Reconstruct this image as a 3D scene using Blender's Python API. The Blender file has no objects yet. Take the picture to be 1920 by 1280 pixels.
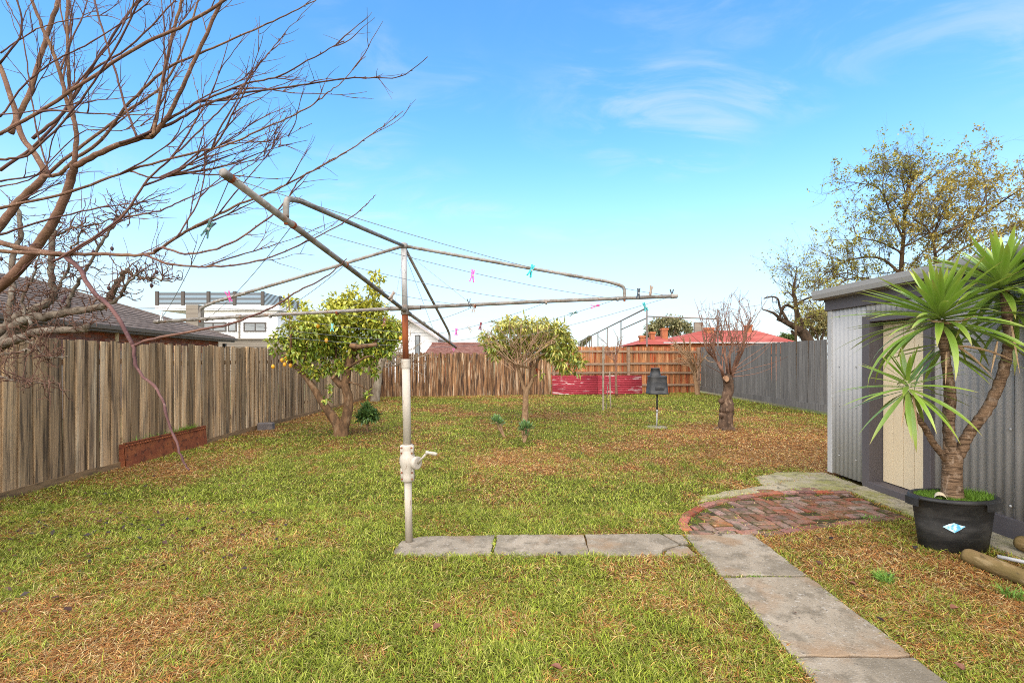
import bpy, math, random
import numpy as np
from mathutils import Vector, Matrix, Euler
R = math.radians
random.seed(7); RNG = np.random.default_rng(11)
S = bpy.context.scene
COL = S.collection

# ------------------------------------------------------------------ camera
CAM_H = 1.55; FPX = 900.0; HOR = 672.0
cd = bpy.data.cameras.new('camera'); cam = bpy.data.objects.new('camera', cd); COL.objects.link(cam)
cam.location = (0, 0, CAM_H); cam.rotation_euler = (R(90), 0, 0)
cd.sensor_width = 36; cd.lens = 36 * FPX / 1920; cd.shift_y = (HOR - 640) / 1920
cd.clip_start = 0.05; cd.clip_end = 3000
S.camera = cam
# ------------------------------------------------------------------ world / sun
SUN_EL, SUN_AZ = R(47), R(190)          # sun behind the camera to the left
W = bpy.data.worlds.new('World'); S.world = W; W.use_nodes = True
nt = W.node_tree; nt.nodes.clear(); nn = nt.nodes.new; ln = nt.links.new
sky = nn('ShaderNodeTexSky'); sky.sky_type = 'NISHITA'; sky.sun_disc = False
sky.sun_elevation = SUN_EL; sky.sun_rotation = SUN_AZ; sky.air_density = 1.0; sky.dust_density = 0.35; sky.ozone_density = 2.0
tc = nn('ShaderNodeTexCoord'); sep = nn('ShaderNodeSeparateXYZ'); ln(tc.outputs['Generated'], sep.inputs[0])
hs = nn('ShaderNodeHueSaturation'); hs.inputs['Hue'].default_value = 0.494; hs.inputs['Saturation'].default_value = 1.26; hs.inputs['Value'].default_value = 1.62
ln(sky.outputs[0], hs.inputs['Color'])
# thin cloud: noise on the direction projected to a flat layer
zz = nn('ShaderNodeMath'); zz.operation = 'ADD'; zz.inputs[1].default_value = 0.16; ln(sep.outputs['Z'], zz.inputs[0])
zm = nn('ShaderNodeMath'); zm.operation = 'MAXIMUM'; zm.inputs[1].default_value = 0.05; ln(zz.outputs[0], zm.inputs[0])
dx = nn('ShaderNodeMath'); dx.operation = 'DIVIDE'; ln(sep.outputs['X'], dx.inputs[0]); ln(zm.outputs[0], dx.inputs[1])
dy = nn('ShaderNodeMath'); dy.operation = 'DIVIDE'; ln(sep.outputs['Y'], dy.inputs[0]); ln(zm.outputs[0], dy.inputs[1])
cb = nn('ShaderNodeCombineXYZ'); ln(dx.outputs[0], cb.inputs[0]); ln(dy.outputs[0], cb.inputs[1])
def wnoise(scale, det, rough, dist, lo, hi, off):
    mp = nn('ShaderNodeMapping'); mp.inputs['Scale'].default_value = scale; mp.inputs['Location'].default_value = off; ln(cb.outputs[0], mp.inputs[0])
    n = nn('ShaderNodeTexNoise'); n.inputs['Scale'].default_value = 1; n.inputs['Detail'].default_value = det; n.inputs['Roughness'].default_value = rough; n.inputs['Distortion'].default_value = dist
    ln(mp.outputs[0], n.inputs['Vector'])
    m = nn('ShaderNodeMapRange'); m.interpolation_type = 'SMOOTHSTEP'; m.inputs['From Min'].default_value = lo; m.inputs['From Max'].default_value = hi
    ln(n.outputs['Fac'], m.inputs['Value']); return m.outputs[0]
c1 = wnoise((1.1, 1.3, 1), 3, .5, .6, .44, .68, (2.6, 6.1, 0))
c2 = wnoise((2.6, 4.2, 1), 7, .62, 1.2, .38, .72, (0.4, 8.2, 0))
cm = nn('ShaderNodeMath'); cm.operation = 'MULTIPLY'; ln(c1, cm.inputs[0]); ln(c2, cm.inputs[1])
# milky air towards the horizon
hz = nn('ShaderNodeMapRange'); hz.interpolation_type = 'SMOOTHERSTEP'; hz.inputs['From Min'].default_value = 0.47; hz.inputs['From Max'].default_value = -0.09
hz.inputs['To Max'].default_value = 0.92
ln(sep.outputs['Z'], hz.inputs['Value'])
mx1 = nn('ShaderNodeMix'); mx1.data_type = 'RGBA'; mx1.inputs['B'].default_value = (3.25, 3.85, 4.35, 1)
ln(hz.outputs[0], mx1.inputs['Factor']); ln(hs.outputs[0], mx1.inputs['A'])
cs = nn('ShaderNodeMath'); cs.operation = 'MULTIPLY'; cs.inputs[1].default_value = 0.38; ln(cm.outputs[0], cs.inputs[0])
mx2 = nn('ShaderNodeMix'); mx2.data_type = 'RGBA'; mx2.inputs['B'].default_value = (3.9, 4.2, 4.5, 1)
ln(cs.outputs[0], mx2.inputs['Factor']); ln(mx1.outputs['Result'], mx2.inputs['A'])
bg = nn('ShaderNodeBackground'); bg.inputs['Strength'].default_value = 0.10; ln(mx2.outputs['Result'], bg.inputs['Color'])
wo = nn('ShaderNodeOutputWorld'); ln(bg.outputs[0], wo.inputs['Surface'])
sl = bpy.data.lights.new('sun', 'SUN'); sl.energy = 5.0; sl.angle = R(120); sl.color = (1, .885, .73)
so = bpy.data.objects.new('sun', sl); COL.objects.link(so)
sd = Vector((math.sin(SUN_AZ) * math.cos(SUN_EL), math.cos(SUN_AZ) * math.cos(SUN_EL), math.sin(SUN_EL)))
so.rotation_euler = (-sd).to_track_quat('-Z', 'Y').to_euler(); so.location = (0, 0, 30)
S.view_settings.view_transform = 'Standard'; S.view_settings.look = 'None'; S.view_settings.gamma = 1
S.view_settings.exposure = 1.17; S.view_settings.use_curve_mapping = False
S.cycles.use_denoising = False; S.cycles.filter_width = 1.0; S.cycles.max_bounces = 6; S.cycles.transparent_max_bounces = 8

# ------------------------------------------------------------------ helpers
def P(px, py, d):
    """a point of the place read off the photograph: pixel + distance along the yard"""
    return Vector(((px - 960) / FPX * d, d, CAM_H + (HOR - py) / FPX * d))
def G(px, py):
    d = CAM_H * FPX / (py - HOR); return Vector(((px - 960) / FPX * d, d, 0))

class M:
    def __init__(s): s.v = []; s.f = []
    def add(s, vs, fs):
        o = len(s.v); s.v += [tuple(v) for v in vs]; s.f += [tuple(i + o for i in f) for f in fs]; return s
    def box(s, x0, x1, y0, y1, z0, z1):
        return s.add([(x0,y0,z0),(x1,y0,z0),(x1,y1,z0),(x0,y1,z0),(x0,y0,z1),(x1,y0,z1),(x1,y1,z1),(x0,y1,z1)],
                     [(0,3,2,1),(4,5,6,7),(0,1,5,4),(1,2,6,5),(2,3,7,6),(3,0,4,7)])
    def cbox(s, o, a, b, c):
        """box from corner o with edge vectors a, b, c (right handed)"""
        o, a, b, c = Vector(o), Vector(a), Vector(b), Vector(c)
        return s.add([o, o+a, o+a+b, o+b, o+c, o+a+c, o+a+b+c, o+b+c],
                     [(0,3,2,1),(4,5,6,7),(0,1,5,4),(1,2,6,5),(2,3,7,6),(3,0,4,7)])
    def tube(s, pts, rad, n=8, cap=True):
        pts = [Vector(p) for p in pts]; k = len(pts)
        if not hasattr(rad, '__len__'): rad = [rad] * k
        t0 = (pts[1] - pts[0]).normalized()
        up = Vector((0, 0, 1)) if abs(t0.z) < .9 else Vector((1, 0, 0))
        u = t0.cross(up).normalized(); vs = []
        for i, p in enumerate(pts):
            t = (pts[min(i+1, k-1)] - pts[max(i-1, 0)]).normalized()
            u = (u - t * u.dot(t)).normalized(); w = t.cross(u)
            for j in range(n):
                a = 2 * math.pi * j / n; vs.append(p + (u * math.cos(a) + w * math.sin(a)) * rad[i])
        fs = [(i*n+j, i*n+(j+1) % n, (i+1)*n+(j+1) % n, (i+1)*n+j) for i in range(k-1) for j in range(n)]
        if cap: fs += [tuple(range(n))[::-1], tuple((k-1)*n + j for j in range(n))]
        return s.add(vs, fs)
    def lathe(s, prof, c=(0, 0, 0), n=24, sx=1, sy=1):
        vs = []; k = len(prof)
        for r, z in prof:
            for j in range(n):
                a = 2 * math.pi * j / n; vs.append((c[0] + r*sx*math.cos(a), c[1] + r*sy*math.sin(a), c[2] + z))
        fs = [(i*n+j, i*n+(j+1) % n, (i+1)*n+(j+1) % n, (i+1)*n+j) for i in range(k-1) for j in range(n)]
        fs += [tuple(range(n))[::-1], tuple((k-1)*n + j for j in range(n))]
        return s.add(vs, fs)
    def prism(s, poly, z0, z1, jit=0, zj=0):
        n = len(poly); vs = [(x, y, z0) for x, y in poly] + [(x, y, z1 + random.uniform(-zj, zj)) for x, y in poly]
        return s.add(vs, [tuple(range(n))[::-1], tuple(range(n, 2*n))] + [(i, (i+1) % n, n + (i+1) % n, n + i) for i in range(n)])
    def mesh(s, name, mat, smooth=False):
        me = bpy.data.meshes.new(name); me.from_pydata(s.v, [], s.f); me.update()
        if mat: me.materials.append(mat)
        if smooth:
            for p in me.polygons: p.use_smooth = True
        return me
    def build(s, name, mat, parent=None, smooth=False, bevel=0, label=None, cat=None, group=None, kind=None):
        me = s.mesh(name, mat, smooth); return put(name, me, parent, bevel=bevel, label=label, cat=cat, group=group, kind=kind)

WM = {}
def tag(o, label=None, cat=None, group=None, kind=None):
    if label: o['label'] = label
    if cat: o['category'] = cat
    if group: o['group'] = group
    if kind: o['kind'] = kind
    return o
def put(name, me, parent=None, mw=None, bevel=0, label=None, cat=None, group=None, kind=None):
    o = bpy.data.objects.new(name, me); COL.objects.link(o)
    if mw is None: mw = Matrix.Identity(4)
    WM[o.name] = mw
    if parent:
        o.parent = parent; o.matrix_parent_inverse = WM[parent.name].inverted()
    o.matrix_basis = mw
    if bevel:
        b = o.modifiers.new('bevel', 'BEVEL'); b.width = bevel; b.segments = 2; b.limit_method = 'ANGLE'; b.angle_limit = R(35)
    return tag(o, label, cat, group, kind)
def thing(name, loc, label, cat, group=None, kind=None):
    o = bpy.data.objects.new(name, None); COL.objects.link(o); o.location = loc; o.empty_display_size = .1
    WM[o.name] = Matrix.Translation(loc)
    return tag(o, label, cat, group, kind)
def npmesh(name, V, T, col, mat, parent=None, per=None, smooth=False, **kw):
    """V (n,3), T list of (m,k) face index arrays, col per vertex"""
    me = bpy.data.meshes.new(name); V = np.asarray(V, np.float32)
    me.vertices.add(len(V)); me.vertices.foreach_set('co', V.ravel())
    tot = sum(t.size for t in T); npoly = sum(len(t) for t in T)
    me.loops.add(tot); me.loops.foreach_set('vertex_index', np.concatenate([t.ravel() for t in T]).astype(np.int32))
    me.polygons.add(npoly)
    sz = np.concatenate([np.full(len(t), t.shape[1]) for t in T]); st = np.concatenate([[0], np.cumsum(sz)[:-1]])
    me.polygons.foreach_set('loop_start', st.astype(np.int32))
    me.update(calc_edges=True)
    if col is not None:
        ca = me.color_attributes.new('col', 'FLOAT_COLOR', 'POINT')
        c4 = np.ones((len(V), 4), np.float32); c4[:, :3] = col; ca.data.foreach_set('color', c4.ravel())
    if smooth: me.polygons.foreach_set('use_smooth', np.ones(npoly, bool))
    me.materials.append(mat)
    return put(name, me, parent, **kw)
def catmull(pts, k=5):
    pts = [Vector(p) for p in pts]; out = []
    q = [pts[0]*2 - pts[1]] + pts + [pts[-1]*2 - pts[-2]]
    for i in range(1, len(q)-2):
        a, b, c, d = q[i-1], q[i], q[i+1], q[i+2]
        for j in range(k):
            t = j / k; out.append(.5*((2*b) + (c-a)*t + (2*a-5*b+4*c-d)*t*t + (3*b-a-3*c+d)*t**3))
    out.append(pts[-1]); return out
def vnoise(x, y, sc, seed):
    x = np.asarray(x)*sc; y = np.asarray(y)*sc
    def h(i, j):
        n = (i.astype(np.int64)*374761393 + j.astype(np.int64)*668265263 + seed*974634777) & 0x7fffffff
        n = ((n ^ (n >> 13)) * 1274126177) & 0x7fffffff; return ((n ^ (n >> 16)) & 0xffff) / 65535.0
    i = np.floor(x); j = np.floor(y); u = x-i; v = y-j; u = u*u*(3-2*u); v = v*v*(3-2*v)
    return (h(i,j)*(1-u)+h(i+1,j)*u)*(1-v) + (h(i,j+1)*(1-u)+h(i+1,j+1)*u)*v
def fbm(x, y, sc, seed, o=4):
    return sum(vnoise(x, y, sc*2**k, seed+k)*.5**k for k in range(o)) / sum(.5**k for k in range(o))

# ------------------------------------------------------------------ materials
def mat(name, base, layers=(), rough=.7, bump=0, bscale=(30,30,30), metal=0, rnd=0, hrnd=0, spec=.4, rofs=True, coord='Object'):
    """base colour, then layers (scale xyz, detail, lo, hi, colour, strength) mixed over it by noise"""
    m = bpy.data.materials.new(name); m.use_nodes = True; t = m.node_tree; t.nodes.clear(); n = t.nodes.new; l = t.links.new
    out = n('ShaderNodeOutputMaterial'); b = n('ShaderNodeBsdfPrincipled'); l(b.outputs[0], out.inputs[0])
    b.inputs['Roughness'].default_value = rough; b.inputs['Metallic'].default_value = metal; b.inputs['Specular IOR Level'].default_value = spec
    tc = n('ShaderNodeTexCoord'); oi = n('ShaderNodeObjectInfo')
    vec = tc.outputs[coord]
    if rofs:
        ml = n('ShaderNodeMath'); ml.operation = 'MULTIPLY'; ml.inputs[1].default_value = 53.0; l(oi.outputs['Random'], ml.inputs[0])
        va = n('ShaderNodeVectorMath'); va.operation = 'ADD'; l(vec, va.inputs[0]); l(ml.outputs[0], va.inputs[1]); vec = va.outputs[0]
    def noise(sc, det, rg=.55, dist=0):
        mp = n('ShaderNodeMapping'); mp.inputs['Scale'].default_value = sc; l(vec, mp.inputs[0])
        x = n('ShaderNodeTexNoise'); x.inputs['Scale'].default_value = 1; x.inputs['Detail'].default_value = det; x.inputs['Roughness'].default_value = rg; x.inputs['Distortion'].default_value = dist
        l(mp.outputs[0], x.inputs['Vector']); return x.outputs['Fac']
    rgb = n('ShaderNodeRGB'); rgb.outputs[0].default_value = (*base, 1); c = rgb.outputs[0]
    for (sc, det, lo, hi, colr, st) in layers:
        r = n('ShaderNodeMapRange'); r.inputs['From Min'].default_value = lo; r.inputs['From Max'].default_value = hi; r.inputs['To Max'].default_value = st
        l(noise(sc, det), r.inputs['Value'])
        x = n('ShaderNodeMix'); x.data_type = 'RGBA'; l(r.outputs[0], x.inputs['Factor']); l(c, x.inputs['A']); x.inputs['B'].default_value = (*colr, 1); c = x.outputs['Result']
    if rnd or hrnd:
        h = n('ShaderNodeHueSaturation'); l(c, h.inputs['Color'])
        r = n('ShaderNodeMapRange'); r.inputs['To Min'].default_value = 1-rnd; r.inputs['To Max'].default_value = 1+rnd*.8; l(oi.outputs['Random'], r.inputs['Value']); l(r.outputs[0], h.inputs['Value'])
        if hrnd:
            f = n('ShaderNodeMath'); f.operation = 'MULTIPLY'; f.inputs[1].default_value = 7.31; l(oi.outputs['Random'], f.inputs[0])
            g = n('ShaderNodeMath'); g.operation = 'FRACT'; l(f.outputs[0], g.inputs[0])
            r2 = n('ShaderNodeMapRange'); r2.inputs['To Min'].default_value = .5-hrnd; r2.inputs['To Max'].default_value = .5+hrnd; l(g.outputs[0], r2.inputs['Value']); l(r2.outputs[0], h.inputs['Hue'])
            r3 = n('ShaderNodeMapRange'); r3.inputs['To Min'].default_value = .66; r3.inputs['To Max'].default_value = 1.02
            f2 = n('ShaderNodeMath'); f2.operation = 'MULTIPLY'; f2.inputs[1].default_value = 13.7; l(oi.outputs['Random'], f2.inputs[0])
            g2 = n('ShaderNodeMath'); g2.operation = 'FRACT'; l(f2.outputs[0], g2.inputs[0]); l(g2.outputs[0], r3.inputs['Value']); l(r3.outputs[0], h.inputs['Saturation'])
        c = h.outputs[0]
    l(c, b.inputs['Base Color'])
    if bump:
        bp = n('ShaderNodeBump'); bp.inputs['Strength'].default_value = bump; bp.inputs['Distance'].default_value = .01
        l(noise(bscale, 5, .6), bp.inputs['Height']); l(bp.outputs[0], b.inputs['Normal'])
    return m
def leafmat(name, trans=.35, rough=.5, spec=.3, tint=1.0):
    m = bpy.data.materials.new(name); m.use_nodes = True; t = m.node_tree; t.nodes.clear(); n = t.nodes.new; l = t.links.new
    out = n('ShaderNodeOutputMaterial'); b = n('ShaderNodeBsdfPrincipled'); a = n('ShaderNodeAttribute'); a.attribute_name = 'col'
    b.inputs['Roughness'].default_value = rough; b.inputs['Specular IOR Level'].default_value = spec; l(a.outputs['Color'], b.inputs['Base Color'])
    tr = n('ShaderNodeBsdfTranslucent'); l(a.outputs['Color'], tr.inputs['Color']); mx = n('ShaderNodeMixShader'); mx.inputs[0].default_value = trans
    l(b.outputs[0], mx.inputs[1]); l(tr.outputs[0], mx.inputs[2]); l(mx.outputs[0], out.inputs[0]); return m
def plain(name, c, rough=.6, metal=0, rnd=0): return mat(name, c, [((9,9,9), 4, .35, .75, tuple(x*.8 for x in c), .6)], rough=rough, metal=metal, rnd=rnd)

m_wood = mat('weathered_paling', (.385,.252,.135), [((9,9,.6),6,.40,.62,(.225,.15,.088),.88), ((30,30,1.3),9,.48,.64,(.06,.045,.034),.82), ((7,7,9),5,.66,.74,(.10,.065,.04),.7),
             ((14,14,.55),5,.54,.70,(.44,.34,.22),.7), ((30,30,7),4,.70,.76,(.03,.024,.02),.8)], rough=.9, bump=.8, bscale=(70,70,3.5), rnd=.52, spec=.12)
m_woodb = mat('old_paling', (.235,.125,.058), [((14,14,1.0),5,.42,.60,(.11,.055,.028),.92), ((24,24,1.5),6,.47,.62,(.028,.02,.016),.92),
             ((11,11,1.4),6,.54,.68,(.37,.27,.17),.88)], rough=.92, bump=.6, bscale=(50,50,3), rnd=.48, spec=.1)
m_woodr = mat('stained_paling', (.31,.13,.052), [((3,3,.5),4,.50,.60,(.31,.05,.018),.85), ((20,20,1.0),5,.50,.68,(.33,.19,.095),.8), ((24,24,1.2),6,.54,.70,(.05,.03,.02),.85)], rough=.9, bump=.5, bscale=(50,50,3), rnd=.38, spec=.1)
m_rail = mat('fence_rail', (.235,.15,.095), [((3,3,20),5,.45,.7,(.11,.07,.05),.85), ((9,9,30),5,.55,.7,(.33,.25,.18),.7)], rough=.9, rnd=.15, spec=.12)
m_greyp = mat('charcoal_fence_paint', (.125,.115,.102), [((10,10,.8),6,.45,.68,(.17,.157,.14),.85), ((22,22,.9),7,.50,.66,(.07,.064,.058),.85), ((30,30,6),5,.68,.74,(.2,.2,.19),.5)], rough=.8, bump=.3, bscale=(50,50,3), rnd=.16, spec=.15)
m_plinth = mat('fence_plinth', (.19,.12,.062), [((4,4,20),6,.45,.64,(.09,.06,.035),.85)], rough=.95, spec=.1)
m_conc = mat('old_concrete', (.25,.21,.158), [((2.2,2.2,2.2),6,.42,.64,(.175,.145,.105),.85), ((9,9,9),6,.47,.64,(.125,.104,.075),.85), ((45,45,45),5,.60,.68,(.31,.285,.245),.75),
              ((70,70,70),5,.60,.68,(.04,.035,.03),.75), ((3,3,3),5,.52,.66,(.20,.125,.068),.65), ((1.1,1.1,1.1),6,.52,.64,(.135,.115,.085),.6), ((140,140,140),3,.62,.7,(.36,.33,.29),.7)], rough=.95, bump=.7, bscale=(90,90,90), rofs=True, rnd=.08, spec=.1)
m_lichen = mat('mossy_concrete', (.30,.255,.175), [((3,3,3),6,.42,.62,(.21,.20,.06),.85), ((9,9,9),6,.50,.66,(.12,.105,.06),.8), ((30,30,30),5,.56,.68,(.29,.265,.21),.75), ((60,60,60),5,.6,.7,(.05,.05,.02),.7)], rough=.95, bump=.7, bscale=(60,60,60), spec=.08)
m_brick = mat('paving_brick', (.21,.080,.042), [((5,5,5),5,.44,.60,(.175,.115,.082),.85), ((12,12,12),6,.46,.62,(.075,.063,.026),.88), ((50,50,50),5,.56,.68,(.09,.05,.035),.75), ((30,30,30),5,.60,.68,(.29,.20,.125),.6)], rough=.95, bump=.8, bscale=(70,70,70), rnd=.30, hrnd=.010, spec=.06)
m_brickr = mat('red_edging_brick', (.26,.078,.042), [((10,10,10),5,.46,.62,(.20,.105,.065),.8), ((40,40,40),5,.54,.66,(.09,.04,.028),.8), ((14,14,14),5,.60,.68,(.07,.065,.03),.7)], rough=.95, bump=.7, bscale=(70,70,70), rnd=.32, hrnd=.010, spec=.06)
m_moss = mat('mossy_soil', (.045,.036,.022), [((7,7,7),5,.44,.58,(.075,.085,.016),.95), ((30,30,30),5,.52,.66,(.028,.022,.015),.8), ((50,50,50),4,.62,.7,(.13,.14,.03),.7)], rough=1, bump=.8, bscale=(80,80,80), spec=.03)
m_corr = mat('galvanised_sheet', (.355,.345,.33), [((1.2,1.2,.5),5,.42,.7,(.30,.29,.275),.8), ((9,9,.8),6,.55,.72,(.245,.235,.22),.55), ((5,5,9),6,.64,.72,(.30,.26,.21),.35)], rough=.85, metal=.0, rofs=True, spec=.1)
m_corrd = mat('aged_galvanised_sheet', (.35,.325,.30), [((1.5,1.5,.4),6,.42,.64,(.265,.245,.225),.85), ((5,5,1.2),6,.56,.70,(.42,.395,.365),.6), ((14,14,2),6,.62,.74,(.22,.195,.165),.5)], rough=.75, metal=.0, spec=.15)
m_gutter = mat('gutter_grey', (.26,.245,.225), [((3,1,9),4,.45,.7,(.21,.205,.195),.8)], rough=.5, spec=.4)
m_char = mat('charcoal_paint', (.082,.070,.070), [((4,4,1),4,.5,.75,(.09,.085,.088),.6), ((40,40,20),4,.66,.74,(.14,.135,.13),.4)], rough=.65, spec=.25)
m_cream = mat('cream_door_paint', (.60,.48,.31), [((3,3,.8),5,.5,.72,(.52,.405,.25),.7), ((50,50,20),5,.68,.74,(.18,.14,.10),.6), ((20,20,1),5,.56,.72,(.55,.47,.34),.5)], rough=.65, rnd=.05)
m_post = mat('cream_hoist_paint', (.37,.325,.265), [((9,9,2),5,.48,.68,(.28,.235,.18),.8), ((40,40,9),5,.62,.70,(.17,.09,.05),.75), ((70,70,70),4,.6,.7,(.45,.41,.35),.6)], rough=.6, bump=.2, bscale=(80,80,30))
m_galv = mat('dull_galvanised_pipe', (.205,.185,.16), [((14,14,14),6,.44,.60,(.115,.095,.075),.9), ((30,30,30),5,.56,.66,(.16,.085,.045),.7), ((50,50,50),4,.6,.7,(.32,.305,.28),.7)], rough=.6, metal=.1, rnd=.08)
m_galvl = mat('pale_galvanised_pipe', (.34,.33,.315), [((14,14,5),5,.45,.66,(.25,.235,.215),.85), ((40,40,40),4,.6,.7,(.18,.16,.14),.6)], rough=.55, metal=.1)
m_rustp = mat('rusty_pipe', (.19,.052,.018), [((20,20,6),5,.45,.62,(.085,.03,.016),.85), ((9,9,3),5,.56,.68,(.19,.10,.05),.75)], rough=.9, spec=.15)
m_rust = mat('rusty_steel', (.155,.048,.024), [((4,4,6),5,.45,.62,(.225,.075,.03),.85), ((14,14,14),6,.52,.66,(.06,.026,.018),.9), ((40,40,40),5,.58,.68,(.28,.12,.055),.6)], rough=.97, bump=.6, bscale=(60,60,60), spec=.08)
m_wire = plain('line_wire', (.19,.19,.19), .5, .3)
m_black = mat('black_plastic', (.018,.018,.018), [((5,5,9),6,.45,.64,(.045,.043,.040),.85), ((50,50,50),5,.62,.72,(.085,.08,.07),.5), ((2,2,14),5,.56,.7,(.055,.052,.048),.6)], rough=.55, spec=.3)
m_bark1 = mat('plum_bark', (.145,.078,.050), [((10,10,10),6,.42,.62,(.085,.045,.027),.9), ((70,70,70),5,.58,.68,(.27,.185,.125),.8), ((5,5,5),4,.54,.68,(.20,.115,.062),.7)], rough=.85, bump=.7, bscale=(70,70,70), spec=.12)
m_bark1d = mat('plum_twig_bark', (.082,.040,.034), [((9,9,9),5,.42,.62,(.13,.070,.045),.85), ((50,50,50),5,.56,.68,(.035,.019,.016),.7)], rough=.8, spec=.12, rnd=.35)
m_bark1p = mat('purple_shoot_bark', (.125,.062,.055), [((9,9,9),5,.42,.62,(.065,.03,.03),.85), ((60,60,60),4,.58,.68,(.22,.14,.12),.6)], rough=.8, spec=.15)
m_bark2 = mat('pear_bark', (.145,.115,.085), [((14,14,14),6,.42,.60,(.065,.048,.035),.9), ((7,7,7),5,.54,.66,(.225,.20,.16),.85), ((40,40,40),5,.56,.66,(.04,.03,.022),.7)], rough=.95, bump=1, bscale=(60,60,30), spec=.06)
m_bark2d = mat('pear_twig_bark', (.125,.068,.045), [((20,20,20),5,.42,.62,(.06,.032,.024),.85)], rough=.88, spec=.1)
m_barkl = mat('lemon_bark', (.155,.088,.045), [((12,12,5),6,.42,.60,(.07,.042,.024),.9), ((9,9,4),5,.55,.68,(.235,.16,.095),.85)], rough=.95, bump=1, bscale=(40,40,12), spec=.06)
m_barkq = mat('loquat_bark', (.25,.155,.085), [((14,14,8),6,.45,.62,(.15,.085,.045),.85), ((40,40,20),5,.56,.68,(.34,.23,.14),.6)], rough=.92, bump=.5, bscale=(60,60,30), spec=.06)
m_barkc = mat('pruned_trunk_bark', (.10,.062,.040), [((9,9,5),6,.42,.60,(.04,.027,.019),.92), ((18,18,9),5,.55,.66,(.19,.125,.08),.85)], rough=.95, bump=1, bscale=(40,40,20), spec=.06)
m_barkcw = mat('pruned_whip_bark', (.185,.098,.062), [((14,14,14),5,.45,.62,(.11,.056,.04),.85)], rough=.88, spec=.1)
m_cut = mat('cut_wood', (.30,.175,.095), [((20,20,20),5,.45,.62,(.19,.085,.04),.85)], rough=.92)
m_barkg = mat('far_bark', (.085,.055,.036), [((8,8,4),6,.42,.60,(.042,.03,.021),.88)], rough=.95, spec=.06)
m_barkp = mat('pale_bark', (.26,.215,.155), [((8,8,4),6,.42,.60,(.15,.115,.08),.88)], rough=.95, spec=.06)
m_bark_e = mat('elm_bark', (.105,.066,.036), [((6,6,3),6,.42,.60,(.055,.036,.021),.88)], rough=.95, spec=.06)
m_yuc = mat('yucca_trunk_bark', (.185,.115,.068), [((9,9,70),5,.45,.58,(.065,.040,.024),.92), ((30,30,14),5,.54,.68,(.30,.215,.15),.8)], rough=.95, bump=1.0, bscale=(20,20,150), spec=.06)
m_log = mat('treated_pine_log', (.19,.125,.055), [((7,3,7),6,.42,.62,(.115,.085,.03),.88), ((20,6,20),5,.56,.68,(.27,.195,.10),.75), ((40,15,40),5,.60,.7,(.06,.045,.026),.75)], rough=.9, bump=.5, bscale=(50,20,50), spec=.08)
m_white = mat('white_render', (.70,.69,.67), [((.7,.7,.7),5,.45,.7,(.58,.57,.55),.7)], rough=.85)
m_glass = mat('window_glass', (.10,.11,.115), [((.5,.5,2),3,.4,.7,(.19,.21,.22),.8)], rough=.12, spec=.5)
m_slat = plain('brown_slat_paint', (.062,.05,.041), .7)
m_tile = mat('grey_brown_roof_tile', (.098,.076,.064), [((4,4,4),5,.45,.66,(.14,.112,.096),.85), ((12,12,12),5,.58,.70,(.055,.045,.038),.7)], rough=.95, rnd=.25, spec=.08)
m_fasc = plain('bronze_fascia_paint', (.10,.076,.056), .6)
m_hbrick = mat('house_brick', (.27,.062,.024), [((9,9,9),5,.48,.66,(.19,.042,.02),.8)], rough=.92, rnd=.28, hrnd=.006)
m_mortar = plain('mortar', (.27,.20,.15), .95)
m_redroof = mat('red_metal_roof', (.235,.050,.036), [((.7,.7,.7),5,.45,.66,(.35,.10,.075),.8), ((.3,.3,4),5,.5,.68,(.20,.036,.028),.6)], rough=.8, spec=.15)
m_obrick = mat('orange_brick', (.30,.095,.036), [((2,2,2),5,.45,.66,(.22,.062,.028),.85), ((9,9,18),5,.52,.68,(.34,.165,.085),.65)], rough=.93)
m_btile = mat('brown_tile_roof', (.145,.064,.05), [((3,3,3),5,.45,.62,(.21,.12,.095),.85), ((14,14,14),5,.52,.68,(.07,.034,.03),.8)], rough=.92, spec=.1)
m_wall2 = mat('taupe_wall', (.19,.16,.122), [((.4,.4,9),5,.48,.6,(.14,.115,.088),.85)], rough=.92)
m_redcor = mat('flaking_red_sheet', (.27,.030,.040), [((2.0,2.0,18),6,.60,.63,(.52,.44,.40),.95), ((1,1,3),5,.45,.66,(.20,.020,.03),.8)], rough=.75, rofs=False, spec=.2)
m_lemon = mat('lemon_skin', (.60,.29,.015), [((30,30,30),3,.45,.7,(.54,.22,.01),.7)], rough=.5, rnd=.1)
m_leaf = leafmat('leaf'); m_leafg = leafmat('glossy_leaf', .2, .38, .5); m_grass = leafmat('grass_blade', .3, .6, .2)
m_soil = leafmat('lawn_soil', 0.0, 1.0, .05)

# ------------------------------------------------------------------ ground
FX = -5.6                                   # left fence line
BK0, BK1 = Vector((-5.6, 19.3, 0)), Vector((8.65, 22.0, 0))   # back fence line
GX = 8.62                                   # right fence line
SX, SY = 4.24, 6.42                         # shed wall plane and far corner
m_ground = mat('bare_ground', (.16,.14,.075), [((.3,.3,.3),5,.45,.65,(.10,.12,.04),.8), ((2,2,2),5,.5,.7,(.19,.15,.10),.7)], rough=1, spec=.05)
M().add([(-900,-300,-.02),(900,-300,-.02),(900,1500,-.02),(-900,1500,-.02)], [(0,1,2,3)]).build('ground', m_ground, kind='structure')

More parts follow.
